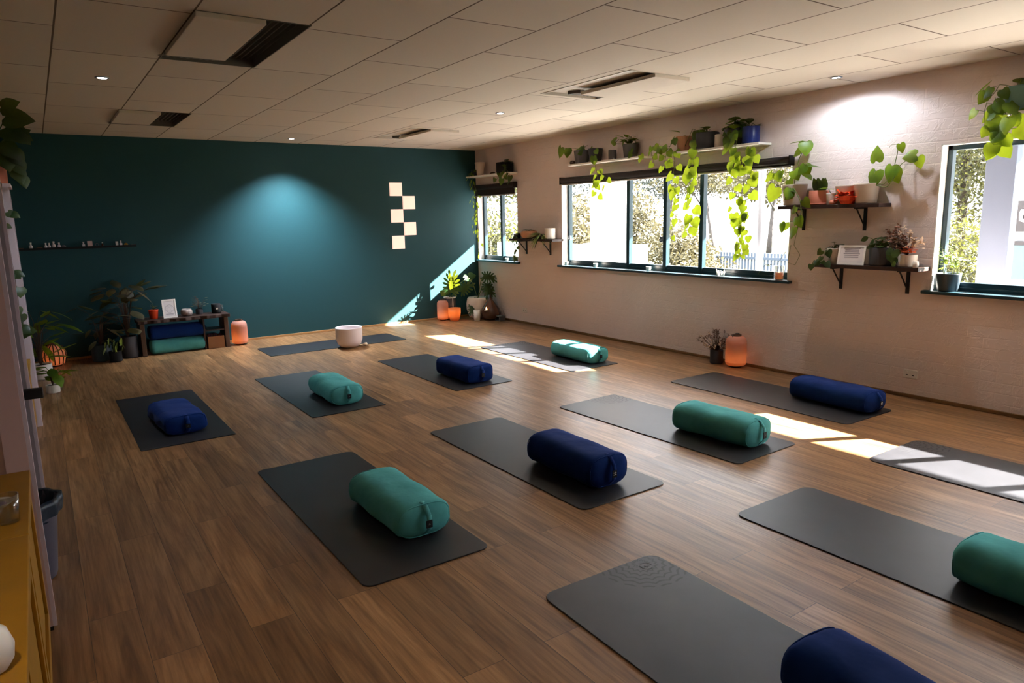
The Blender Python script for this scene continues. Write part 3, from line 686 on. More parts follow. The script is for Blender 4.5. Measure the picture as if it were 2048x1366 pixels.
e = plant('potted_philodendron', (-.1, -5.965, U), 'climbing plant in wide grey-cream pot at the far end of the upper bracket shelf', 'creamcer', .12, .195)
lb, sb = B(), B(); rn = RN(18)
for pts, n, s in (([(-.1, -5.96, U+.19), PX(1592, 345, -.12), PX(1598, 318, -.12), PX(1606, 300, -.12), PX(1612, 282, -.12)], 2, .08), ([PX(1597, 345, -.12), PX(1575, 345, -.15), PX(1560, 345, -.18)], 2, .1),
                  ([PX(1596, 335, -.12), PX(1610, 328), PX(1625, 330)], 2, .1), ([PX(1585, 365, -.15), PX(1555, 350, -.2), PX(1542, 345, -.2)], 3, .11),
                  ([(-.18, -5.97, U+.17), PX(1590, 380, -.23), PX(1600, 400, -.23), PX(1603, 420, -.23), PX(1598, 445, -.23), PX(1594, 462, -.23)], 6, .105),
                  ([PX(1598, 440, -.23), PX(1575, 445, -.2), PX(1560, 450, -.2)], 3, .09)): vine(lb, sb, pts, n, s, rn, r=.004)
leaf(lb, PX(1612, 282, -.12), (-.3, .9, .15), .15, 'long'); leaf(lb, PX(1612, 284, -.12), (-.2, -.2, -.8), .13); leaf(lb, PX(1612, 332, -.14), (-.2, -.9, .1), .18, 'oval'); leaf(lb, PX(1603, 338, -.14), (-.2, -.8, -.4), .17, 'oval'); leaf(lb, PX(1550, 375, -.2), (-.1, .5, -.9), .16, 'heart', up=Vector((-1, 0, 0)))
sb.tube([PX(1594, 462, -.22), PX(1588, 490, -.2), PX(1600, 510, -.2), PX(1590, 530, -.2), PX(1575, 525, -.2), PX(1582, 490, -.2), PX(1570, 505, -.2), PX(1555, 528, -.2), PX(1530, 530, -.15), PX(1516, 548, -.12)], .0025, 5)
leaf(lb, PX(1530, 528, -.15), (-.2, -.9, 0), .08, 'oval'); fin(e, lb, sb)
e = plant('potted_snake_plant', (-.1, -6.22, U), 'small dark upright succulent in terracotta pot with saucer on the upper shelf', 'terra', .085, .13, 'cyl', saucer=True)
lb, sb = B(), B()
for i in range(7):
    a = i*.9; leaf(lb, (-.1+.02*math.cos(a), -6.22+.02*math.sin(a), U+.11), (.25*math.cos(a), .25*math.sin(a), 1), .14, 'oval', up=Vector((-1, 0, 0)), droop=-.05, fold=.3, w=.8)
fin(e, lb, sb, 'leafdk')
e = plant('potted_rubber_sprig', (-.13, -6.36, U), 'tiny white pot with a single round leaf beside the terracotta pot', 'whitecer', .042, .1)
lb, sb = B(), B(); sb.tube([(-.13, -6.36, U+.09), (-.14, -6.34, U+.14)], .003, 5); leaf(lb, (-.14, -6.33, U+.15), (-.2, .6, .1), .08, 'round'); leaf(lb, (-.14, -6.35, U+.14), (-.2, -.8, .1), .06, 'round'); fin(e, lb, sb)
tag(B().lathe([(0, 0), (.03, .002), (.036, .02), (.025, .038), (0, .044)], (-.17, -6.41, U), 14).build('pink_stone', M['terra'], smooth=True), 'small pink stone on the upper shelf beside the terracotta pot', 'stone')
tag(B().lathe(POTP['taper'](.1, .165), (-.09, -6.485, U), 28).build('ribbed_pot', M['creamcer'], smooth=True), 'plain cream tapered pot left of the wide one on the upper shelf', 'pot')
b = B(); rn = RN(5)
for i in range(46):
    p = Vector((-.175+rn.uniform(-.02, .02), -6.54+rn.uniform(-.075, .075), U+.05+rn.uniform(-.005, .05))); leaf(b, p, (rn.uniform(-1, 1), rn.uniform(-1, 1), rn.uniform(-.3, 1)), .05, 'round')
b.lathe([(0, 0), (.05, 0), (.07, .03), (.075, .07), (0, .06)], (-.165, -6.54, U), 16)
o = tag(b.build('coral_ornament', M['orange']), 'orange-red coral-like ornament before the cream pots on the upper shelf', 'ornament')
e = plant('potted_philodendron', (-.1, -6.67, U), 'wide cream pot with a bare climbing vine at the near end of the upper shelf', 'creamcer', .11, .17)
lb, sb = B(), B(); rn = RN(19)
for pts in ([(-.1, -6.68, U+.16), PX(1770, 368, -.14), PX(1782, 350, -.12), PX(1788, 335, -.12), PX(1794, 310, -.1), PX(1798, 288, -.1)], [(-.1, -6.7, U+.16), PX(1758, 372, -.14), PX(1772, 375, -.14), PX(1785, 362, -.14), PX(1800, 330, -.12), PX(1832, 308, -.12)]): sb.tube([interp(pts, i/16)[0] for i in range(17)], .0035, 5)
sb.tube([PX(1798, 288, -.1), PX(1782, 290, -.1), PX(1778, 296, -.1)], .002, 4)
for (a, c), d, s in (((1752, 342), (-.2, .2, -.9), .15), ((1752, 322), (-.1, .1, 1), .13), ((1784, 332), (-.2, .2, -1), .14), ((1788, 340), (-.1, -.3, -1), .12), ((1832, 310), (-.2, .8, -.1), .11), ((1836, 314), (-.1, -.2, -1), .1), ((1800, 288), (0, -.2, -1), .08)): leaf(lb, PX(a, c, -.13), d, s, up=Vector((-1, .2, .2)))
sb.tube([(-.1, -6.67, U+.15), PX(1745, 365, -.13), PX(1750, 340, -.13)], .003, 5); fin(e, lb, sb)
# lower shelf
Lz = 1.131
e = plant('potted_pothos', (-.1, -6.405, Lz), 'little cream-pink pot with dark vine at the far end of the lower shelf', 'creamcer', .062, .14)
lb, sb = B(), B(); rn = RN(20); tuft(lb, sb, (-.1, -6.4, Lz+.12), 7, .07, rn); vine(lb, sb, [(-.13, -6.36, Lz+.12), PX(1650, 505), PX(1645, 520), PX(1650, 525)], 5, .07, rn); vine(lb, sb, [PX(1648, 525), PX(1628, 520), PX(1622, 534)], 4, .05, rn); fin(e, lb, sb, 'leafdk')
def frame(loc, w, h, rz, tilt, label, name='framed_print', lines=0, art=None):
    e = empty(name, loc, label, 'picture frame', None, rz)
    Mx = Matrix.Rotation(tilt, 4, 'X'); t_ = .012
    b = B()
    for a, c in (((-w/2, 0, 0), (w/2, t_, .018)), ((-w/2, 0, h-.018), (w/2, t_, h)), ((-w/2, 0, .018), (-w/2+.018, t_, h-.018)), ((w/2-.018, 0, .018), (w/2, t_, h-.018))): b.box(a, c, Mx)
    b.build('frame_border', M['whiteshelf'], e)
    B().box((-w/2+.018, .004, .018), (w/2-.018, .01, h-.018), Mx).build('paper', M['paper'], e)
    b = B()
    for i in range(lines):
        z = h*(.82-.09*i); ww = w*(.26 if i % 3 else .3); b.box((-ww, .0035, z), (ww, .0042, z+.008), Mx)
    if art:
        b.lathe([(.0, 0), (.0, 0)], (0, 0, 0), 3)
        b = B()
        for r0 in (.05, .035, .02):
            p = []
            for k in range(24): a = 2*PI*k/24; p.append((r0*math.cos(a), r0*math.sin(a)))
            for k in range(24):
                (xa, za), (xb, zb) = p[k], p[(k+1) % 24]; q = .93
                b.quad(Mx @ Vector((xa, .0035, h*.5+za)), Mx @ Vector((xb, .0035, h*.5+zb)), Mx @ Vector((xb*q, .0035, h*.5+zb*q)), Mx @ Vector((xa*q, .0035, h*.5+za*q)))
        for i in range(2): b.box((-.05+.01*i, .0035, h*(.2-.05*i)), (.05-.01*i, .0042, h*(.2-.05*i)+.006), Mx)
    b.build('printed_lines', M['print'], e); return e
frame((-.17, -6.60, Lz), .235, .175, -PI/2+.12, -.22, 'white framed print with lines of text leaning on the lower shelf', lines=6)
e = plant('potted_peperomia', (-.1, -6.84, Lz), 'charcoal pot with arching leaves in the middle of the lower shelf', 'dkgreypot', .098, .155, 'cyl')
lb, sb = B(), B(); rn = RN(21); tuft(lb, sb, (-.1, -6.84, Lz+.14), 16, .085, rn, kind='oval', height=.1); vine(lb, sb, [(-.1, -6.82, Lz+.15), PX(1755, 482, -.15), PX(1740, 476, -.15)], 4, .07, rn, 'oval', hang=.2); vine(lb, sb, [(-.13, -6.92, Lz+.14), PX(1790, 500, -.21), PX(1796, 525, -.21)], 8, .06, rn, 'round'); fin(e, lb, sb, 'leafdk')
e = plant('dried_flower_pot', (-.1, -7.06, Lz), 'cream pot of dried pink and orange flowers at the near end of the lower shelf', 'creamcer', .072, .1, 'cyl', cat='flower pot')
sb, l1, l2, l3 = B(), B(), B(), B(); rn = RN(22)
for i in range(70):
    a, el = rn.uniform(-2.4, .9)+PI/2, rn.uniform(.5, 1.5); L = rn.uniform(.1, .27); d = Vector((-.3*abs(math.cos(a)), math.sin(a)*math.cos(el)*1.1, math.sin(el)))
    p0 = Vector((-.1, -7.06, Lz+.09)); q = p0+d*L; q.x = min(q.x, -.03); sb.tube([p0, q], .0012, 3)
    tgt = l1 if i % 3 else l2
    for k in range(5): leaf(tgt, q+Vector((rn.uniform(-.01, .01), rn.uniform(-.015, .015), rn.uniform(-.03, .01))), (rn.uniform(-1, 1), rn.uniform(-1, 1), rn.uniform(-.5, 1)), .02, 'round')
for i in range(30): leaf(l3, (-.14+rn.uniform(-.03, .03), -7.07+rn.uniform(-.06, .04), Lz+.11+rn.uniform(0, .05)), (rn.uniform(-1, 1), rn.uniform(-1, 1), .4), .045, 'oval')
for i in range(26): leaf(l2, (-.1+rn.uniform(-.04, .02), -7.13+rn.uniform(-.05, .06), Lz+.13+rn.uniform(0, .1)), (rn.uniform(-1, .2), rn.uniform(-1, .5), rn.uniform(-.3, .9)), .07, 'long')
sb.build('stem', M['twig'], e, world=True); tag(l1.build('seed_heads', M['dried'], e, world=True), kind='stuff'); l2.build('pale_blooms', M['driedpale'], e, world=True); l3.build('orange_blooms', M['orangefl'], e, world=True)
tag(B().lathe([(0, 0), (.02, .0), (.024, .03), (.02, .052), (0, .05)], (-.175, -7.165, Lz), 14).build('tea_light', M['whitecer'], smooth=True), 'small white votive at the near tip of the lower shelf', 'candle')
# small bracket shelf
Sz = 1.301
e = plant('potted_succulent', (-.1, -1.62, Sz), 'small peach pot with flat succulent on the small bracket shelf', 'peach', .125, .11, 'bowl')
lb, sb = B(), B(); rn = RN(23); tuft(lb, sb, (-.1, -1.62, Sz+.09), 8, .09, rn, kind='long', height=.04); fin(e, lb, sb, 'leafdk')
e = plant('potted_pothos', (-.13, -1.36, Sz), 'dark plant trailing off the corner end of the small bracket shelf', 'dkgreypot', .06, .06)
lb, sb = B(), B(); rn = RN(24); tuft(lb, sb, (-.13, -1.36, Sz+.05), 8, .07, rn, height=.03); vine(lb, sb, [(-.15, -1.34, Sz+.05), PX(1030, 480), PX(1033, 495), PX(1031, 510), PX(1030, 522)], 14, .06, rn); fin(e, lb, sb, 'leafdk')
tag(B().lathe(POTP['cyl'](.078, .15), (-.1, -2.13, Sz), 24).build('white_jar', M['whitecer'], smooth=True), 'white ceramic jar at the near end of the small bracket shelf', 'jar')
e = plant('potted_spider_plant', (-.14, -1.98, Sz), 'striped grassy plant spilling over the small bracket shelf', 'greypot', .05, .07)
lb, sb = B(), B(); rn = RN(25)
for i in range(30):
    a = rn.uniform(0, 2*PI); leaf(lb, (-.14, -1.98, Sz+.06), (-abs(math.cos(a))*.6, math.sin(a), rn.uniform(-.1, .8)), rn.uniform(.12, .19), 'long', droop=1.1, fold=.3, w=.45)
fin(e, lb, sb, 'leafvar')
# things on the window sills
e = plant('potted_herb', (-.015+.05, -7.33, Z0+.007), 'slate blue pot with a pale sprig on the sill of the right-hand window', 'slatepot', .095, .145, 'taper')
lb, sb = B(), B(); rn = RN(26)
for i in range(7):
    y = -7.33+rn.uniform(-.07, .07); p = [(.035, y, Z0+.13), (.03+rn.uniform(-.02, .02), y+rn.uniform(-.03, .03), Z0+.25), (.03, y+rn.uniform(-.09, .09), Z0+rn.uniform(.28, .42))]
    sb.tube(p, .0025, 4)
    for k in range(9): q, d = interp(p, .3+.08*k); leaf(lb, q, (rn.uniform(-1, .4), rn.uniform(-1, 1), rn.uniform(-.2, .6)), .045, 'oval')
fin(e, lb, sb, 'leafvar')
for y, lab, s in ((-2.95, 'tiny white votive on the sill at the far third of the wide window', .03), (-3.93, 'tiny white votive on the sill below the latch mullion', .03), (-5.02, 'white crystal cluster on the sill of the wide window', .045), (-2.33, 'tiny white votive in the far corner of the wide window sill', .028), (-.82, 'tiny white votive on the small corner window sill', .028)):
    b = B().lathe([(0, 0), (s, 0), (s*1.05, s*1.6), (s*.9, s*1.6), (s*.85, s*.3), (0, s*.3)], (.03, y, Z0+.007), 14)
    if 'crystal' in lab:
        b = B()
        for k in range(7):
            a = k*.9; b.tube([(.03+.02*math.cos(a), y+.035*math.sin(a), Z0+.006), (.03+.03*math.cos(a), y+.055*math.sin(a), Z0+.05+.012*(k % 3))], .014, 6, .004)
    tag(b.build('crystal_cluster' if 'crystal' in lab else 'tea_light', M['whitecer']), lab, 'crystal' if 'crystal' in lab else 'candle')
def plight(loc, pw, col=(1, .5, .2), size=.02):
    l = D.lights.new('candle_glow', 'POINT'); l.energy = pw; l.color = col; l.shadow_soft_size = size; o = D.objects.new('candle_glow', l); COL.objects.link(o); o.location = loc
def flame(parent, x, y, z, s=1): return B().lathe([(0, 0), (.006*s, .006*s), (.007*s, .013*s), (.003*s, .028*s), (0, .036*s)], (x, y, z), 10).build('flame', M['flame'], parent, world=True, smooth=True)
e = empty('candle_glass', (.0, -5.77, Z0+.007), 'glass holder with a lit candle at the near end of the wide window sill', 'candle')
B().lathe([(0, 0), (.05, 0), (.052, .14), (.049, .14), (.047, .008), (0, .008)], (.0, -5.77, Z0+.007), 24).build('holder', M['clearglass'], e, world=True, smooth=True)
B().lathe([(0, .009), (.042, .009), (.042, .07), (0, .07)], (0, -5.77, Z0+.007), 20).build('wax', M['votive'], e, world=True, smooth=True); flame(e, 0, -5.77, Z0+.078); plight((0, -5.77, Z0+.11), .12)
# ------------------------------------------------------------------ lanterns and candles
def lantern(x, y, r, h, lab, pw, handle=True, vertical=False):
    e = empty('paper_lantern', (x, y, 0), lab, 'lantern', 'ribbed candle lanterns')
    n = 26; prof = [(r*.5, .012), (r*.8, .02), (r*.93, h*.09), (r*.98, h*.16)]
    if vertical: prof = [(r*.5, .01), (r*.86, h*.12), (r, h*.4), (r*.97, h*.66), (r*.72, h*.9), (r*.42, h*.97), (r*.4, h)]
    else:
        for i in range(n): z = h*(.18+.58*i/(n-1)); prof.append((r*(.97+.035*math.cos(i*PI)), z))
        prof += [(r*.98, h*.8), (r*.9, h*.9), (r*.7, h*.965), (r*.45, h*.985), (r*.4, h)]
    B().lathe(prof, (x, y, 0), 48 if not vertical else 64, rib=(lambda a: .03*math.cos(16*a)) if vertical else None).build('shade', M['shade'], e, world=True, smooth=True)
    B().lathe([(0, .002), (r*.55, .002), (r*.6, .014), (0, .016)], (x, y, 0), 24).build('base', M['black'], e, world=True)
    b = B().lathe([(r*.36, h-.004), (r*.46, h-.004), (r*.46, h+.012), (r*.36, h+.012), (r*.36, h-.004)], (x, y, 0), 28); b.build('top_ring', M['twig'], e, world=True)
    if handle:
        pts = [(x+r*.6*math.cos(a), y, h*.96+r*.62*math.sin(a)*.55) for a in [PI*i/12 for i in range(13)]]; B().tube(pts, .004, 6).build('handle', M['black'], e, world=True, smooth=True)
    c = B().lathe([(0, .017), (.03, .017), (.03, h*.22), (0, h*.22)], (x, y, 0), 16).build('candle', M['votive'], e, world=True, smooth=True); flame(c, x, y, h*.23, 1.2)
    if vertical:
        b = B()
        for k in range(16):
            a = 2*PI*k/16; pts = [(x+rr*1.03*math.cos(a), y+rr*1.03*math.sin(a), z) for rr, z in prof[1:6]]; b.tube(pts, .006, 5)
        b.build('cane_ribs', M['barkdk'], e, world=True)
    plight((x, y, h*.22), pw*.03, size=.02); return e
lantern(-3.975, -.28, .105, .33, 'ribbed paper lantern with a glowing candle to the right of the dark bench', 5)
lantern(-.80, -.17, .095, .33, 'ribbed orange lantern, leftmost of the corner plant group', 5)
lantern(-.125, -5.38, .11, .335, 'ribbed lantern with candle standing against the brick wall beside dried flowers', 3.5)
lantern(-6.09, -.32, .125, .26, 'squat cane-ribbed lantern glowing in the far left corner', 6, False, True)
e = empty('votive_holder', (-.70, -.37, 0), 'lit glass votive in front of the corner lantern and plant', 'candle')
B().lathe([(0, .004), (.06, .004), (.08, .03), (.1, .13), (.102, .21), (.096, .21), (.092, .13), (.07, .03), (0, .02)], (-.70, -.37, 0), 32).build('glass', M['votive'], e, world=True, smooth=True)
c = B().lathe([(0, .02), (.05, .02), (.05, .1), (0, .1)], (-.70, -.37, 0), 20).build('candle', M['votive'], e, world=True, smooth=True); flame(c, -.70, -.37, .105, 1.6); plight((-.70, -.37, .17), .08, (1, .55, .3))

# ------------------------------------------------------------------ corner group
e = plant('potted_monstera', (-.66, -.16, 0), 'split-leaf monstera in dark pot with a white rim in the teal corner', 'dkgreypot', .095, .36, 'cyl')
B().lathe([(.088, .352), (.1, .352), (.1, .368), (.088, .368), (.088, .352)], (0, 0, 0), 28).build('white_rim', M['whitecer'], e)
B().box((-.004, -.099, .18), (.004, -.094, .35)).build('pale_stripe', M['whitecer'], e)
lb, sb = B(), B(); base = Vector((-.66, -.16, .33))
for (px, py), d, s in (((902, 585), (-.15, -.25, 1), .3), ((922, 583), (.5, -.4, .55), .22), ((938, 553), (.9, -.3, .1), .13), ((893, 588), (-.8, -.3, .3), .14)):
    q = at(px, py, 'y', -.22); sb.tube([base, (base+q)/2+Vector((0, 0, .06)), q], .005, 5); (monstera if s > .2 else leaf)(lb, q, d, s, up=Vector((-1, -.8, .1)))
lb2 = B(); q = at(945, 548, 'y', -.2); sb.tube([base, q], .004, 5); leaf(lb2, q, (1, -.2, .1), .1, 'long')
fin(e, lb, sb, 'leafdk')
e = plant('potted_monstera', (-.25, -.36, 0), 'large rounded beige pot in the corner with split leaves over the brick wall', 'creamcer', .19, .35, 'bowl')
lb, sb = B(), B(); base = Vector((-.25, -.36, .32))
for (px, py), d, s in (((967, 552), (.5, -.5, -.15), .2), ((975, 568), (-.25, -.6, -.75), .22), ((972, 573), (.3, -.6, -.7), .19), ((943, 612), (-.3, -.6, -.7), .15), ((936, 555), (-.5, -.5, .05), .12)):
    q = at(px, py, 'y', -.45); q.x = min(q.x, -.1); sb.tube([base, (base+q)/2+Vector((0, 0, .08)), q], .005, 5); monstera(lb, q, d, s, up=Vector((-.3, -1, .3)))
fin(e, lb, sb, 'leafdk')
tag(B().lathe([(0, .002), (.05, .002), (.052, .17), (.047, .17), (.045, .01), (0, .01)], (-.42, -.60, 0), 24).build('white_votive', M['whitecer'], smooth=True), 'plain white cylindrical votive on the floor before the beige corner pot', 'candle')
e = empty('teardrop_lantern', (-.2, -.66, 0), 'brown glass teardrop candle holder standing in the corner by the brick wall', 'candle holder')
B().lathe([(.0, .004), (.1, .004), (.155, .05), (.165, .11), (.14, .19), (.09, .26), (.04, .32), (.018, .36), (.016, .4), (0, .405)], (-.2, -.66, 0), 40).build('glass_body', M['amber'], e, world=True, smooth=True)
B().lathe([(0, 0), (.03, 0), (.033, .012), (0, .013)], (-.335, -.75, .17), 16).build('candle', M['whitecer'], e, world=True, smooth=True); flame(e, -.335, -.75, .18, 1.3)
e = empty('glass_block', (-.14, -.84, 0), 'small clear square glass holder beside the brown teardrop', 'candle holder')
b = B()
for a, c in (((-.2, -.92, .0), (-.09, -.78, .012)), ((-.2, -.92, .07), (-.09, -.78, .082)), ((-.2, -.92, .012), (-.09, -.905, .07)), ((-.2, -.795, .012), (-.09, -.78, .07))): b.box(a, c)
b.build('glass_frame', M['greypot'], e, world=True, bevel=.003)
b = B().lathe([(0, .013), (.025, .013), (.025, .03), (0, .03)], (-.145, -.85, 0), 16); b.build('tea_light', M['blackmatte'], e, world=True)

# dried flowers by the wall lantern
e = plant('dried_flower_pot', (-.13, -5.13, 0), 'small dark pot of brown dried flowers left of the wall lantern', 'dkgreypot', .07, .15, 'cyl', cat='flower pot')
sb, l1, l2 = B(), B(), B(); rn = RN(31)
for i in range(90):
    a, el = rn.uniform(0, 2*PI), rn.uniform(.3, 1.5); L = rn.uniform(.08, .25); d = Vector((math.cos(a)*math.cos(el), math.sin(a)*math.cos(el), math.sin(el)))
    p0 = Vector((-.13, -5.13, .13)); q = p0+d*L; q.x = min(q.x, -.02); sb.tube([p0, q], .0015, 3); tgt = l1 if i % 4 else l2
    for k in range(6): leaf(tgt, q+Vector((rn.uniform(-.012, .012),)*3), (rn.uniform(-1, 1), rn.uniform(-1, 1), rn.uniform(-.5, 1)), .032, 'long')
sb.build('stem', M['twig'], e, world=True); tag(l1.build('seed_heads', plain('dried_brown', srgb(116, 88, 74), .9), e, world=True), kind='stuff'); l2.build('pale_blooms', M['driedpale'], e, world=True)

# ------------------------------------------------------------------ bench group against the teal wall
bx0, bx1, by0, by1, bz = -5.17, -4.12, -.40, -.06, .45
e = empty('live_edge_bench', ((bx0+bx1)/2, -.23, 0), 'low dark live-edge timber bench against the teal wall', 'bench')
n = 30; poly = [(bx1+.02, by1), (bx0-.02, by1)]
for i in range(n+1):
    x = bx0-.02+(bx1-bx0+.04)*i/n; poly.append((x, by0-.015+.014*math.sin(i*.75)+.008*math.sin(i*1.9+1)))
B().prism(poly, bz-.045, bz).build('slab_top', M['oak'], e, world=True, bevel=.008)
for x in (bx0+.0, bx1-.06): B().box((x, by0+.02, 0), (x+.055, by1, bz-.045)).build('leg', M['twig'], e, world=True, bevel=.006)
B().box((bx1-.315, by0+.04, .005), (bx1-.295, by1, bz-.045)).build('divider', M['oak'], e, world=True)
B().box((bx1-.295, by0+.04, .235), (bx1-.06, by1, .25)).build('inner_shelf', M['oak'], e, world=True)
b1 = bolster(-4.74, -.24, R(90), 'teal_fab', 'teal bolster stored under the bench', seed=20, L=.66, Wd=.26, Hh=.17); b1.location.z = .002; b1['group'] = 'bolsters stored under the bench'
b2 = bolster(-4.74, -.23, R(90), 'navy_fab', 'navy bolster on top of the teal one under the bench', seed=21, L=.66, Wd=.26, Hh=.17); b2.location.z = .185; b2['group'] = 'bolsters stored under the bench'
e = empty('cardboard_box', (-4.29, -.26, 0), 'open brown cardboard box in the right compartment of the bench', 'box')
b = B(); 
for a, c in (((-4.395, -.37, .001), (-4.19, -.15, .006)), ((-4.395, -.37, .006), (-4.19, -.364, .16)), ((-4.395, -.156, .006), (-4.19, -.15, .16)), ((-4.395, -.364, .006), (-4.389, -.156, .16)), ((-4.196, -.364, .006), (-4.19, -.156, .16))): b.box(a, c)
b.build('walls', M['card'], e, world=True)
b = B(); rn = RN(3)
for i in range(9): b.tube([(-4.36+.018*i, -.3+.02*(i % 3), .01), (-4.36+.018*i+rn.uniform(-.01, .01), -.28, .19)], .006, 6)
tag(b.build('incense_bundle', plain('plum', srgb(96, 40, 62), .7)), 'bundle of plum sticks poking out of the cardboard box', 'incense')
bt = bz+.001
e = plant('potted_succulent', (-4.985, -.27, bt), 'orange-red pot on the left end of the bench', 'orange', .06, .115, 'taper'); lb, sb = B(), B(); rn = RN(32); tuft(lb, sb, (-4.985, -.27, bt+.1), 7, .05, rn, kind='long'); fin(e, lb, sb, 'leafbr')
frame((-4.80, -.33, bt), .165, .235, .1, -.16, 'white framed drawing leaning on the bench', art=True)
tag(B().lathe([(0, 0), (.05, .0), (.068, .02), (.072, .055), (.06, .085), (.045, .092), (.04, .08), (0, .07)], (-4.60, -.26, bt), 28).build('speckled_pot', M['pattern'], smooth=True), 'squat speckled stone candle pot in the middle of the bench', 'candle holder')
e = plant('potted_succulent', (-4.44, -.22, bt), 'dark wiry plant on the bench between speckled pot and black jar', 'dkgreypot', .045, .07, 'cyl'); lb, sb = B(), B(); rn = RN(33)
for i in range(26):
    a = rn.uniform(0, 2*PI); q = Vector((-4.44+.1*math.cos(a)*rn.random(), -.22+.08*math.sin(a)*rn.random(), bt+rn.uniform(.1, .24))); sb.tube([(-4.44, -.22, bt+.06), q], .0015, 3); leaf(lb, q, (math.cos(a), math.sin(a), .3), .035, 'round')
fin(e, lb, sb, 'leafbr', 'twig')
e = empty('candle_jar', (-4.235, -.24, bt), 'black candle jar with a small pale label on the bench right end', 'candle')
B().lathe([(0, 0), (.055, 0), (.058, .01), (.058, .12), (.052, .125), (.05, .1), (0, .1)], (-4.235, -.24, bt), 28).build('jar', M['blackmatte'], e, world=True, smooth=True)
B().box((-4.25, -.3, bt+.055), (-4.222, -.2975, bt+.075)).build('label', M['creamcer'], e, world=True)
tag(B().lathe([(0, 0), (.02, 0), (.021, .1), (.018, .1), (.017, .008), (0, .008)], (-4.155, -.2, bt), 16).build('glass_tube', M['clearglass'], smooth=True), 'slim clear glass at the right tip of the bench', 'glass')

# floor plants left of the bench
def big_plant(loc, lab, pot, r, h, n, size, hh, spread, mat, seed, shape='cyl', kind='long', name='potted_rubber_plant'):
    e = plant(name, loc, lab, pot, r, h, shape); rn = RN(seed); lb, sb = B(), B(); c = Vector(loc)+Vector((0, 0, h*.9))
    for i in range(n):
        a = rn.uniform(0, 2*PI); z = rn.uniform(.12, 1)*hh; rr = spread*(.35+.65*math.sin(min(1, z/hh)*PI*.75))*rn.uniform(.3, 1)
        p = c+Vector((math.cos(a)*rr*.3, math.sin(a)*rr*.2, z*.8)); q = c+Vector((math.cos(a)*rr, math.sin(a)*rr*.7, z)); q.y = min(q.y, -.06)
        sb.tube([c, (c+p)/2, p, q], .004, 4, .002); d = Vector((math.cos(a), math.sin(a)*.8-.25, rn.uniform(-.5, .8)))
        if q.y+d.normalized().y*size > -.02: d.y = -abs(d.y)
        leaf(lb, q, d, size*rn.uniform(.7, 1.25), kind, droop=rn.uniform(.15, .5))
    fin(e, lb, sb, mat, 'twig'); return e
big_plant((-5.30, -.30, 0), 'tall bronze-leaved plant in a grey pot left of the bench', 'dkgreypot', .098, .27, 34, .2, .68, .34, 'leafbr', 41, kind='oval')
big_plant((-5.60, -.3, 0), 'dark plant in a slate pot left of the bronze-leaved one', 'slatepot', .11, .2, 22, .16, .5, .26, 'leafbr', 42)
e = plant('potted_pothos', (-5.47, -.48, 0), 'small plant with pale drooping leaves on the floor before the bronze-leaved one', 'blackmatte', .07, .13, 'cyl'); lb, sb = B(), B(); rn = RN(43)
for k in range(3): vine(lb, sb, [(-5.47, -.48, .13), (-5.47+.06*(k-1), -.52, .27), (-5.47+.1*(k-1), -.58, .16)], 5, .07, rn)
fin(e, lb, sb, 'leafvar')
big_plant((-6.22, -1.05, 0), 'leafy green plant by the white bookcase in the left corner', 'whitecer', .1, .16, 30, .22, .62, .24, 'leaf', 44, name='potted_peace_lily', kind='long')
big_plant((-6.14, -1.9, 0), 'low green plant on the floor before the cane lantern', 'whitecer', .06, .08, 16, .13, .18, .12, 'leaf', 45, name='potted_fern', kind='oval')

# ledge of small bottles on the teal wall
e = empty('picture_ledge', (-5.65, -.05, 1.375), 'narrow dark ledge with tiny bottles on the teal wall', 'shelf'); B().box((-6.29, -.1, 1.355), (-5.07, 0, 1.372)).build('board', M['blackmatte'], e, world=True)
B().box((-6.29, -.1, 1.372), (-5.07, -.094, 1.382)).build('lip', M['blackmatte'], e, world=True)
LD = [(40, 'dish'), (61, 'bottle'), (78, 'dish'), (91, 'bottle'), (98, 'bottle'), (107, 'bottle'), (118, 'bottle'), (127, 'stone'), (167, 'bottle'), (180, 'card'), (194, 'ring'), (205, 'bottle'), (234, 'card'), (242, 'bottle'), (252, 'stone'), (267, 'dish')]
ordn = {61: 'small pale bottle standing alone near the left end of the dark ledge', 91: 'first of the four close pale bottles on the dark ledge', 98: 'second of the four close pale bottles on the dark ledge', 107: 'tallest of the four close pale bottles on the dark ledge', 118: 'last of the four close pale bottles on the dark ledge',
        167: 'pale bottle just left of the square card on the dark ledge', 205: 'tiny dark-bodied bottle right of the ring on the dark ledge', 242: 'pale bottle beside the upright white card on the dark ledge', 40: 'tan dish at the left tip of the dark ledge', 78: 'flat tan dish left of the four bottles on the ledge', 267: 'grey dish at the right tip of the dark ledge',
        127: 'tiny stone right of the four bottles on the ledge', 252: 'olive stone near the right end of the dark ledge', 180: 'square pinkish card in the middle of the dark ledge', 234: 'upright white card towards the right of the dark ledge', 194: 'small ring ornament right of the square card'}
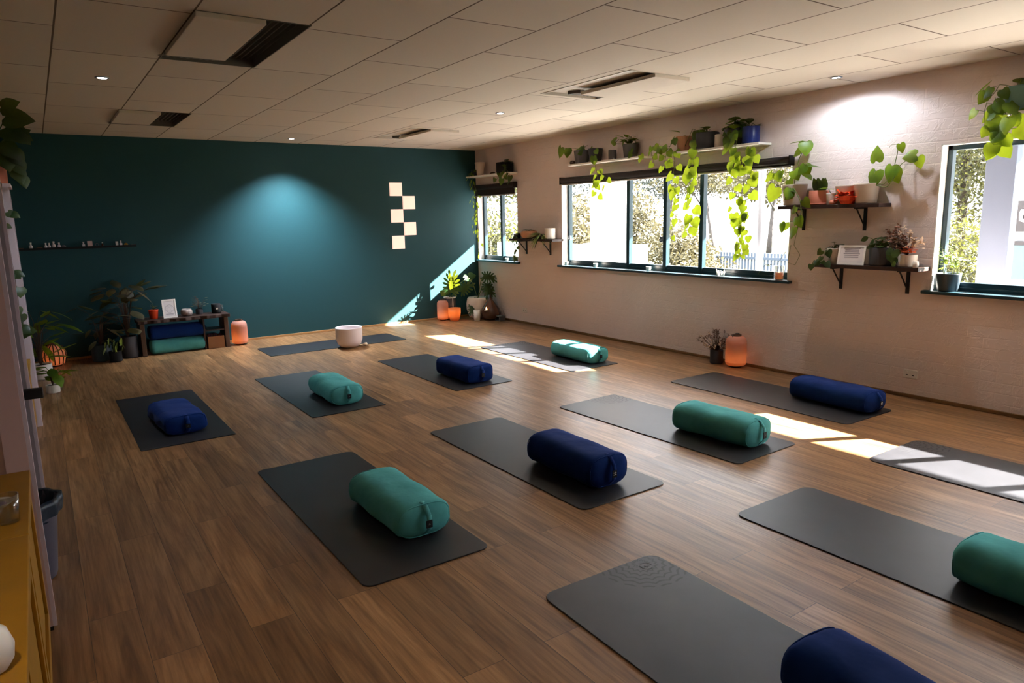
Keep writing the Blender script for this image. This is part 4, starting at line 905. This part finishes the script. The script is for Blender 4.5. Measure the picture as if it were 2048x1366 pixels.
for px, k in LD:
    p = at(px, 488, 'y', -.055); x = p.x; z = 1.3725; lab = ordn[px]
    if k == 'bottle':
        s = {107: 1.25, 61: 1.15, 205: .8}.get(px, 1); e = empty('small_bottle', (x, -.055, z), lab, 'bottle', 'little bottles on the dark ledge')
        B().lathe([(0, 0), (.015*s, 0), (.016*s, .03*s), (.007*s, .038*s), (.007*s, .05*s), (0, .05*s)], (x, -.055, z), 12).build('glass_body', M['quartz'] if px != 205 else M['amber'], e, world=True, smooth=True)
        B().lathe([(0, .05*s), (.009*s, .05*s), (.009*s, .064*s), (0, .064*s)], (x, -.055, z), 10).build('cap', M['whitecer'], e, world=True)
    elif k == 'card': tag(B().box((x-(.027 if px == 180 else .014), -.05, z), (x+(.027 if px == 180 else .014), -.045, z+(.07 if px == 180 else .055))).build('small_card', M['pinkwhite'] if px == 180 else M['whitecer']), lab, 'card')
    elif k == 'dish': tag(B().lathe([(0, 0), (.02, 0), (.03, .012), (.027, .013), (0, .004)], (x, -.055, z), 16).build('small_dish', M['card'] if px != 267 else M['greypot'], smooth=True), lab, 'dish')
    elif k == 'stone': tag(B().lathe([(0, 0), (.018, .0), (.024, .014), (.014, .03), (0, .034)], (x, -.055, z), 12).build('small_stone', M['mustard'] if px == 252 else M['greypot'], smooth=True), lab, 'stone')
    else: tag(B().tube([(x+.018*math.cos(a), -.055, z+.022+.018*math.sin(a)) for a in [2*PI*i/16 for i in range(17)]], .004, 6).build('ring_ornament', M['greypot'], smooth=True), lab, 'ornament')

# ------------------------------------------------------------------ left side furniture
# white bookcase end with vines
e = empty('white_bookcase', (-6.49, -3.1, 0), 'tall white bookcase seen edge-on at the left, vines hanging down it', 'bookcase')
b = B(); b.box((-6.73, -3.27, 0), (-6.242, -3.245, 1.93)); b.build('side_panel', M['lilacwhite'], e, world=True, bevel=.002)
B().box((-6.73, -2.85, 0), (-6.242, -2.825, 1.93)).build('side_panel', M['lilacwhite'], e, world=True)
B().box((-6.74, -3.30, 1.93), (-6.225, -2.8, 1.955)).build('top_board', M['lilacwhite'], e, world=True, bevel=.003)
for z in (.03, .45, .85, 1.25, 1.6): B().box((-6.73, -3.245, z), (-6.262, -2.85, z+.022)).build('shelf_board', M['lilacwhite'], e, world=True)
e = plant('potted_philodendron', (-6.335, -3.12, 1.956), 'dark large-leaved plant in a pinkish pot on top of the white bookcase', 'terra', .095, .16, 'cyl'); lb, sb = B(), B(); rn = RN(51); c = Vector((-6.335, -3.12, 2.1))
for (px, py), d, s in (((2, 215), (.6, -.5, .3), .2), ((12, 232), (.9, -.3, -.05), .26), ((12, 255), (.8, -.3, -.35), .26), ((28, 262), (.7, -.4, -.6), .2), ((5, 285), (.5, -.5, -.7), .22), ((22, 300), (.6, -.3, -.9), .2), ((34, 340), (.3, -.4, -1), .16), ((46, 355), (.2, -.2, -1), .12), ((8, 310), (.2, -.6, -.8), .2), ((38, 268), (.9, -.2, .5), .12), ((30, 320), (.4, -.4, -.9), .18)):
    q = at(px, py, 'y', -3.2); sb.tube([c, (c+q)/2+Vector((0, 0, .05)), q], .004, 5); leaf(lb, q, d, s*.72, 'heart', up=Vector((.2, -1, .5)))
fin(e, lb, sb, 'leafdk')
e = plant('potted_pothos', (-6.33, -3.235, 1.957), 'small pot at the bookcase top edge whose thin vine hangs down the white panel', 'whitecer', .035, .05); lb, sb = B(), B(); rn = RN(52)
PY = lambda px, py, y=-3.33: tuple(at(px, py, 'y', y))
vp_ = [(-6.33, -3.26, 2.0), PY(3, 366), PY(3, 385), PY(8, 420), PY(14, 460), PY(24, 525), PY(30, 560), PY(36, 600), PY(40, 640), PY(46, 670)]
sb.tube([interp(vp_, i/40)[0] for i in range(41)], .0035, 5)
for (px, py), s in (((16, 424), .07), ((22, 426), .07), ((10, 450), .05), ((22, 545), .08), ((30, 545), .07), ((40, 575), .09), ((28, 580), .05), ((36, 615), .06), ((44, 628), .08), ((34, 640), .08), ((42, 655), .09), ((48, 662), .09), ((40, 668), .08)):
    leaf(lb, PY(px, py), (rn.uniform(-.2, .9), -.4, rn.uniform(-.7, .1)), s, 'heart', up=Vector((.3, -1, .4)))
fin(e, lb, sb, 'leafdk', 'twig')
# low mustard cabinet behind the open doors
e = empty('low_cabinet', (-6.5, -3.95, 0), 'low mustard cabinet tucked before the white bookcase', 'cabinet')
B().box((-6.74, -4.55, .06), (-6.275, -3.32, .55)).build('body', M['mustard'], e, world=True, bevel=.004)
B().box((-6.74, -4.57, .55), (-6.262, -3.3, .575)).build('top', M['mustard'], e, world=True, bevel=.003)
B().box((-6.74, -4.5, .0), (-6.31, -3.35, .06)).build('plinth', M['mustard'], e, world=True)
e = tag(B().lathe([(0, 0), (.06, 0), (.08, .06), (.075, .16), (.04, .22), (.045, .26), (0, .26)], (-6.36, -4.35, .576), 24).build('dark_vase', plain('plum_glaze', srgb(40, 24, 38), .4), smooth=True), 'dark plum vase on the low mustard cabinet', 'vase')
# two cupboard doors standing open, edge-on to the camera
def open_door(y, x1, w, z0, z1, mat, lab, handle=False, edge='lilacwhite'):
    e = empty('cupboard_door', (x1-w/2, y, 0), lab, 'door', 'open shaker cupboard doors'); t_ = .018
    B().box((x1-w, y-t_/2, z0), (x1-.0, y+t_/2, z1)).build('panel', M[mat], e, world=True, bevel=.001)
    b = B(); s = .075
    for a, c in (((x1-w, z0), (x1-w+s, z1)), ((x1-s, z0), (x1, z1)), ((x1-w+s, z0), (x1-s, z0+s)), ((x1-w+s, z1-s), (x1-s, z1)), ((x1-w+s, .86), (x1-s, .93))): b.box((a[0], y-t_/2-.009, a[1]), (c[0], y-t_/2, c[1]))
    b.build('shaker_frame', M[mat], e, world=True, bevel=.001)
    B().box((x1, y-t_/2-.009, z0), (x1+.014, y+t_/2+.004, z1)).build('lit_edge', M[edge], e, world=True)  # whiter strip paints the light on the door's free edge
    B().box((x1-.03, y-.012, 0), (x1, y+.012, z0)).build('foot', M['black'], e, world=True)
    if handle:
        p = at(87, 787, 'y', y+.06); B().box((x1-.1, y+.03, p.z-.012), (p.x, y+.05, p.z+.03)).build('handle', M['black'], e, world=True, bevel=.004)
        B().box((x1-.1, y+t_/2, p.z-.012), (x1-.08, y+.05, p.z+.03)).build('handle_post', M['black'], e, world=True)
    return e
open_door(-6.84, -6.240, .44, .02, 2.25, 'pinkwhite', 'pinkish white panelled cupboard door standing open at the left edge', True)
open_door(-5.96, -6.236, .44, .02, 2.25, 'greywhite', 'greyish white cupboard door just behind the pinkish panelled one')
# waste bin
e = empty('waste_bin', (-6.30, -6.30, 0), 'grey tapered waste bin with dark blue liner behind the open door', 'bin')
B().lathe([(0, .004), (.085, .004), (.09, .02), (.125, .36), (.13, .38), (.124, .385), (.118, .36), (.085, .02)], (-6.30, -6.30, 0), 32).build('tub', M['binside'], e, world=True, smooth=True)
b = B(); rn = RN(9)
b.lathe([(.1, .25), (.121, .385), (.138, .392), (.141, .36), (.134, .31)], (-6.30, -6.30, 0), 40, rib=lambda a: .05*math.sin(9*a)+.03*math.sin(5*a+1)); b.build('liner', M['binliner'], e, world=True, smooth=True)
B().lathe([(0, .3), (.06, .33), (.115, .29)], (-6.30, -6.30, 0), 20, rib=lambda a: .1*math.sin(5*a)).build('liner_contents', M['binliner'], e, world=True, smooth=True)
# mustard sideboard in the foreground
cz = .69
e = empty('mustard_sideboard', (-6.49, -8.3, 0), 'mustard yellow sideboard in the left foreground', 'cabinet')
B().box((-6.74, -9.75, .05), (-6.258, -6.90, cz-.025)).build('body', M['mustard'], e, world=True, bevel=.002)
B().box((-6.745, -7.56, cz-.025), (-6.240, -6.87, cz)).build('top_board', M['mustard'], e, world=True, bevel=.003)
B().box((-6.745, -9.77, cz-.025), (-6.240, -7.566, cz)).build('top_board', M['mustard'], e, world=True, bevel=.003)
B().box((-6.74, -9.7, 0), (-6.28, -6.95, .05)).build('plinth', M['mustard'], e, world=True)
for y0 in (-7.54, -8.22, -8.9, -9.58):
    b = B(); y1 = y0+.64; z0, z1 = .07, cz-.04; s = .06
    for a, c in (((y0, z0), (y0+s, z1)), ((y1-s, z0), (y1, z1)), ((y0+s, z0), (y1-s, z0+s)), ((y0+s, z1-s), (y1-s, z1))): b.box((-6.258, a[0], a[1]), (-6.247, c[0], c[1]))
    dd = b.build('cupboard_front', M['mustard'], e, world=True, bevel=.0015)
e = empty('drinking_glass', (-6.29, -7.42, cz), 'clear drinking glass standing on the mustard sideboard', 'glass')
b = B().lathe([(0, .001), (.028, .001), (.034, .09), (.0325, .09), (.027, .008), (0, .008)], (-6.292, -7.42, cz), 28); b.build('tumbler', M['clearglass'], e, world=True, smooth=True)
for (px, py), s, lab in (((2, 1008), .05, 'small white dish with a lilac centre on the mustard sideboard'),):
    p = at(px, py, 'z', cz+.01); e = empty('small_dish', (p.x, p.y, cz), lab, 'dish'); B().lathe([(0, .001), (s*.5, .001), (s*.9, .014), (s, .018), (s*.93, .018), (s*.5, .005), (0, .005)], (p.x-.012, p.y, cz), 28).build('dish_body', M['whitecer'], e, world=True, smooth=True)
    B().lathe([(0, .006), (s*.45, .006), (s*.6, .009)], (p.x-.012, p.y, cz), 20).build('lilac_centre', plain('lilac', srgb(150, 130, 190), .6), e, world=True)
p = at(0, 1292, 'z', cz+.05)
e = empty('oil_diffuser', (p.x-.012, p.y, cz), 'white rounded vessel at the left edge of the mustard sideboard', 'vessel')
B().lathe([(0, .001), (.03, .001), (.042, .02), (.046, .05), (.036, .085), (.016, .105), (.012, .12), (0, .122)], (p.x-.02, p.y, cz), 32).build('vessel_body', M['whitecer'], e, world=True, smooth=True)

# ------------------------------------------------------------------ outdoors
struct(B().box((T, -14, -.3), (5.2, 3, -.285)).build('bounce_paving', M['paving']))  # unseen pale ground, added to bounce sunlight up onto the ceiling
gnd = struct(B().box((T, -60, -.4), (120, 80, -.3)).build('lawn', M['grass'])); gnd.name = 'ground_outside'
struct(B().box((34, -60, -.3), (90, 80, -.29)).build('lake_water', M['path']))
tag(B().box((1.6, -12.4, 2.44), (1.7, .9, 2.62)).build('verandah_fascia', M['outwall']), 'white verandah fascia board outside above the windows', 'roof edge'); D.objects['verandah_fascia']['kind'] = 'structure'
o = struct(B().box((T, -12.4, 2.62), (1.7, .9, 2.68)).build('verandah_roof', M['outwall']))
tag(B().box((.95, -2.35, -.3), (1.25, -1.76, 2.62)).build('white_pier', M['outwall'], bevel=.005), 'broad white rendered pier outside the far pane of the wide window', 'pillar')
tag(B().box((.95, -1.76, -.3), (1.1, .9, 1.17)).build('low_white_wall', M['outwall'], bevel=.005), 'low white wall outside the small corner window', 'wall')
D.objects['low_white_wall'].location.x += .02
tag(B().box((1.27, -2.55, -.3), (1.4, -1.2, 1.17)).build('white_planter', M['outwall'], bevel=.005), 'white planter wall beside the broad white pier outside', 'wall')
p = at(1521, 450, 'x', 1.5)
tag(B().tube([(1.5, p.y, -.3), (1.5, p.y, 2.5)], .045, 16).build('verandah_post', M['alu'], smooth=True), 'slim grey verandah post outside the wide window near pane', 'post')
tag(B().box((.95, -6.7, -.3), (1.2, -5.95, 2.62)).build('white_pier', M['outwall'], bevel=.005), 'white pier hidden outside between the two large windows', 'pillar')
tag(B().box((1.0, -7.37, -.3), (1.12, -7.13, 2.62)).build('blue_post', M['outblue'], bevel=.005), 'pale blue post outside the right-hand window', 'post')
# notice board outside the right-hand window
e = empty('notice_board', (3.5, -8.1, 0), 'white-framed outdoor notice board with dark lettered sign and pale blue poster', 'notice board')
pa = at(2028, 300, 'x', 3.5); NY = pa.y
B().box((3.5, -9.2, -.3), (3.56, NY, 2.75)).build('backing', M['board'], e, world=True)
pa, pb_ = at(2036, 402, 'x', 3.49), at(2032, 463, 'x', 3.49)
B().box((3.48, NY-2.2, pb_.z), (3.499, pa.y, pa.z)).build('dark_sign', M['signdark'], e, world=True)
b = B()
for q in (((2042, 442), (2042, 425), (2046, 420)), ((2046, 420), (2052, 430)), ((2043, 440), (2050, 442))): b.tube([at(px_, py_, 'x', 3.46) for px_, py_ in q], .018, 6)
b.build('lettering', M['outwall'], e, world=True)
pa, pb_ = at(2030, 482, 'x', 3.49), at(2022, 558, 'x', 3.49)
B().box((3.48, NY-2.2, pb_.z), (3.499, pa.y, pa.z)).build('blue_poster', plain('poster_blue', srgb(62, 94, 100), .6), e, world=True)
B().box((3.47, NY-2.2, pa.z-.05), (3.48, pa.y, pa.z)).build('poster_heading', M['signdark'], e, world=True)

def crown(lb, c, rad, n, size, rn):
    for i in range(n):
        v = Vector((rn.gauss(0, 1), rn.gauss(0, 1), rn.gauss(0, 1))).normalized()*(rn.random()**.4)
        p = Vector(c)+Vector((v.x*rad[0], v.y*rad[1], v.z*rad[2]))
        d = Vector((rn.uniform(-1, 1), rn.uniform(-1, 1), rn.uniform(-1, .3))).normalized(); s = d.cross(Vector((rn.uniform(-1, 1), rn.uniform(-1, 1), rn.uniform(-1, 1)))).normalized(); L = size*rn.uniform(.6, 1.3)
        lb.quad(p, p+d*L*.4+s*L*.25, p+d*L, p+d*L*.4-s*L*.25)
def tree(x, y, h, rad, lab, mat, n, seed, size=.22, bark='bark', lean=0, tr=.13, name='tree', crowns=None, trunk=True, group='trees outside'):
    rn = RN(seed); e = empty(name, (x, y, -.3), lab, 'tree' if name == 'tree' else 'bush', group)
    if trunk:
        b = B(); top = Vector((x+lean*.3, y+lean, h*.62)); b.tube([(x, y, -.35), (x+lean*.1, y+lean*.3, h*.2), top], tr, 8, tr*.55)
        for k in range(5): a = k*1.3; b.tube([top-Vector((0, 0, h*.12*(k % 3))), top+Vector((math.cos(a)*rad[0]*.5, math.sin(a)*rad[1]*.5, h*.2))], tr*.4, 6, tr*.12)
        b.build('trunk', M[bark], e, world=True, smooth=True)
    lb = B(); cz_ = h-rad[2]*.8
    for k in range(crowns or 6): crown(lb, (x+lean*.3+rn.uniform(-.5, .5)*rad[0], y+lean+rn.uniform(-.5, .5)*rad[1], cz_+rn.uniform(-.45, .35)*rad[2]), tuple(q*.62 for q in rad), n//(crowns or 6), size, rn)
    lb.build('crown', M[mat], e, world=True); return e
tree(22.5, 10.6, 4.4, (2.6, 2.6, 1.35), 'pale tree with forked dark trunk right of the grey post, over the lawn', 'tl_pale', 3600, 61, lean=-.3)
tree(24, 15.2, 4.8, (2.9, 2.9, 1.5), 'pale leaning tree left of the grey post beyond the lawn', 'tl_pale', 4200, 62, lean=.9)
tree(27, 21, 5.6, (3.6, 3.6, 2), 'grey-green tree far behind the middle panes', 'tl_grey', 4200, 63)
tree(31, 31, 7.5, (5, 6, 3.2), 'tall grey-green tree behind the far panes', 'tl_grey', 5000, 64)
tree(18, 22.5, 6, (3.2, 3.2, 2.4), 'grey-green tree behind the pale bush outside the far pane', 'tl_grey', 4200, 65)
tree(6.2, 4.9, 2.15, (1.2, 1.7, 1.5), 'pale yellow bush close outside the far pane of the wide window', 'tl_pale', 9000, 66, size=.14, name='garden_bush', trunk=False, group='bushes outside')
tree(9.2, 3.7, 1.5, (1.2, 1.3, 1.2), 'low pale bush outside the middle panes of the wide window', 'tl_pale', 6000, 67, size=.12, name='garden_bush', trunk=False, group='bushes outside')
tree(9.6, 7.4, 2.7, (1.7, 1.7, 1.9), 'taller pale shrub behind the yellow bush outside the wide window', 'tl_pale', 6500, 70, size=.14, name='garden_bush', trunk=False, group='bushes outside')
tree(4.6, 7.4, 3.9, (1.8, 3.2, 1.25), 'olive willow-like tree outside the small corner window', 'tl_olive', 11000, 68, size=.11, bark='barkdk')
tree(3.4, 5.0, 1.95, (.8, 2.6, 1.2), 'brown-green hedge outside the small corner window', 'tl_olive', 6000, 71, size=.1, name='garden_bush', trunk=False, group='bushes outside')
tree(9, -3.5, 4.6, (2.2, 2.6, 2.2), 'dense olive tree outside the right-hand window', 'tl_olive', 20000, 69, size=.085, bark='barkdk')
tree(5.4, -4.9, 1.55, (1.0, 1.6, 1.2), 'dry olive hedge below the tree outside the right-hand window', 'tl_olive', 11000, 72, size=.07, name='garden_bush', trunk=False, group='bushes outside')
tree(27, 5.5, 5, (3, 3.5, 1.9), 'pale tree behind the pot end of the upper bracket shelf', 'tl_grey', 3600, 73)
tree(7.2, 1.2, .8, (.9, 1.1, .8), 'small white-flowering bush low outside the wide window near pane', 'tl_pale', 3000, 75, size=.09, name='garden_bush', trunk=False, group='bushes outside')
e = empty('garden_fence', (9.5, 1.5, 0), 'pale slatted fence outside beyond the wide window near pane', 'fence')
b = B()
for i in range(26): b.box((9.5, .2+.1*i, -.3), (9.53, .26+.1*i, .55))
b.build('pickets', M['outblue'], e, world=True); B().box((9.46, .1, .38), (9.5, 2.9, .45)).build('rail', M['outblue'], e, world=True)

# ------------------------------------------------------------------ light
w = D.worlds.new('sky'); SC.world = w; w.use_nodes = True; bg = w.node_tree.nodes['Background']
bg.inputs[0].default_value = (.86, .92, 1.0, 1); bg.inputs[1].default_value = 2.8
s = D.lights.new('sun', 'SUN'); s.energy = 30; s.color = (1, .955, .88); s.angle = .009; so = D.objects.new('sun', s); COL.objects.link(so)
so.rotation_euler = Vector((-1, .535, -.71)).to_track_quat('-Z', 'Y').to_euler(); so.location = (8, -6, 7)
SC.view_settings.view_transform = 'Standard'; SC.view_settings.look = 'None'; SC.view_settings.gamma = 1; SC.view_settings.exposure = 2.2
SC.view_settings.use_curve_mapping = False
SC.cycles.use_denoising = True; SC.cycles.max_bounces = 10; SC.cycles.diffuse_bounces = 6; SC.cycles.transparent_max_bounces = 16
SC.cycles.sample_clamp_indirect = 6; SC.cycles.caustics_reflective = False; SC.cycles.caustics_refractive = False
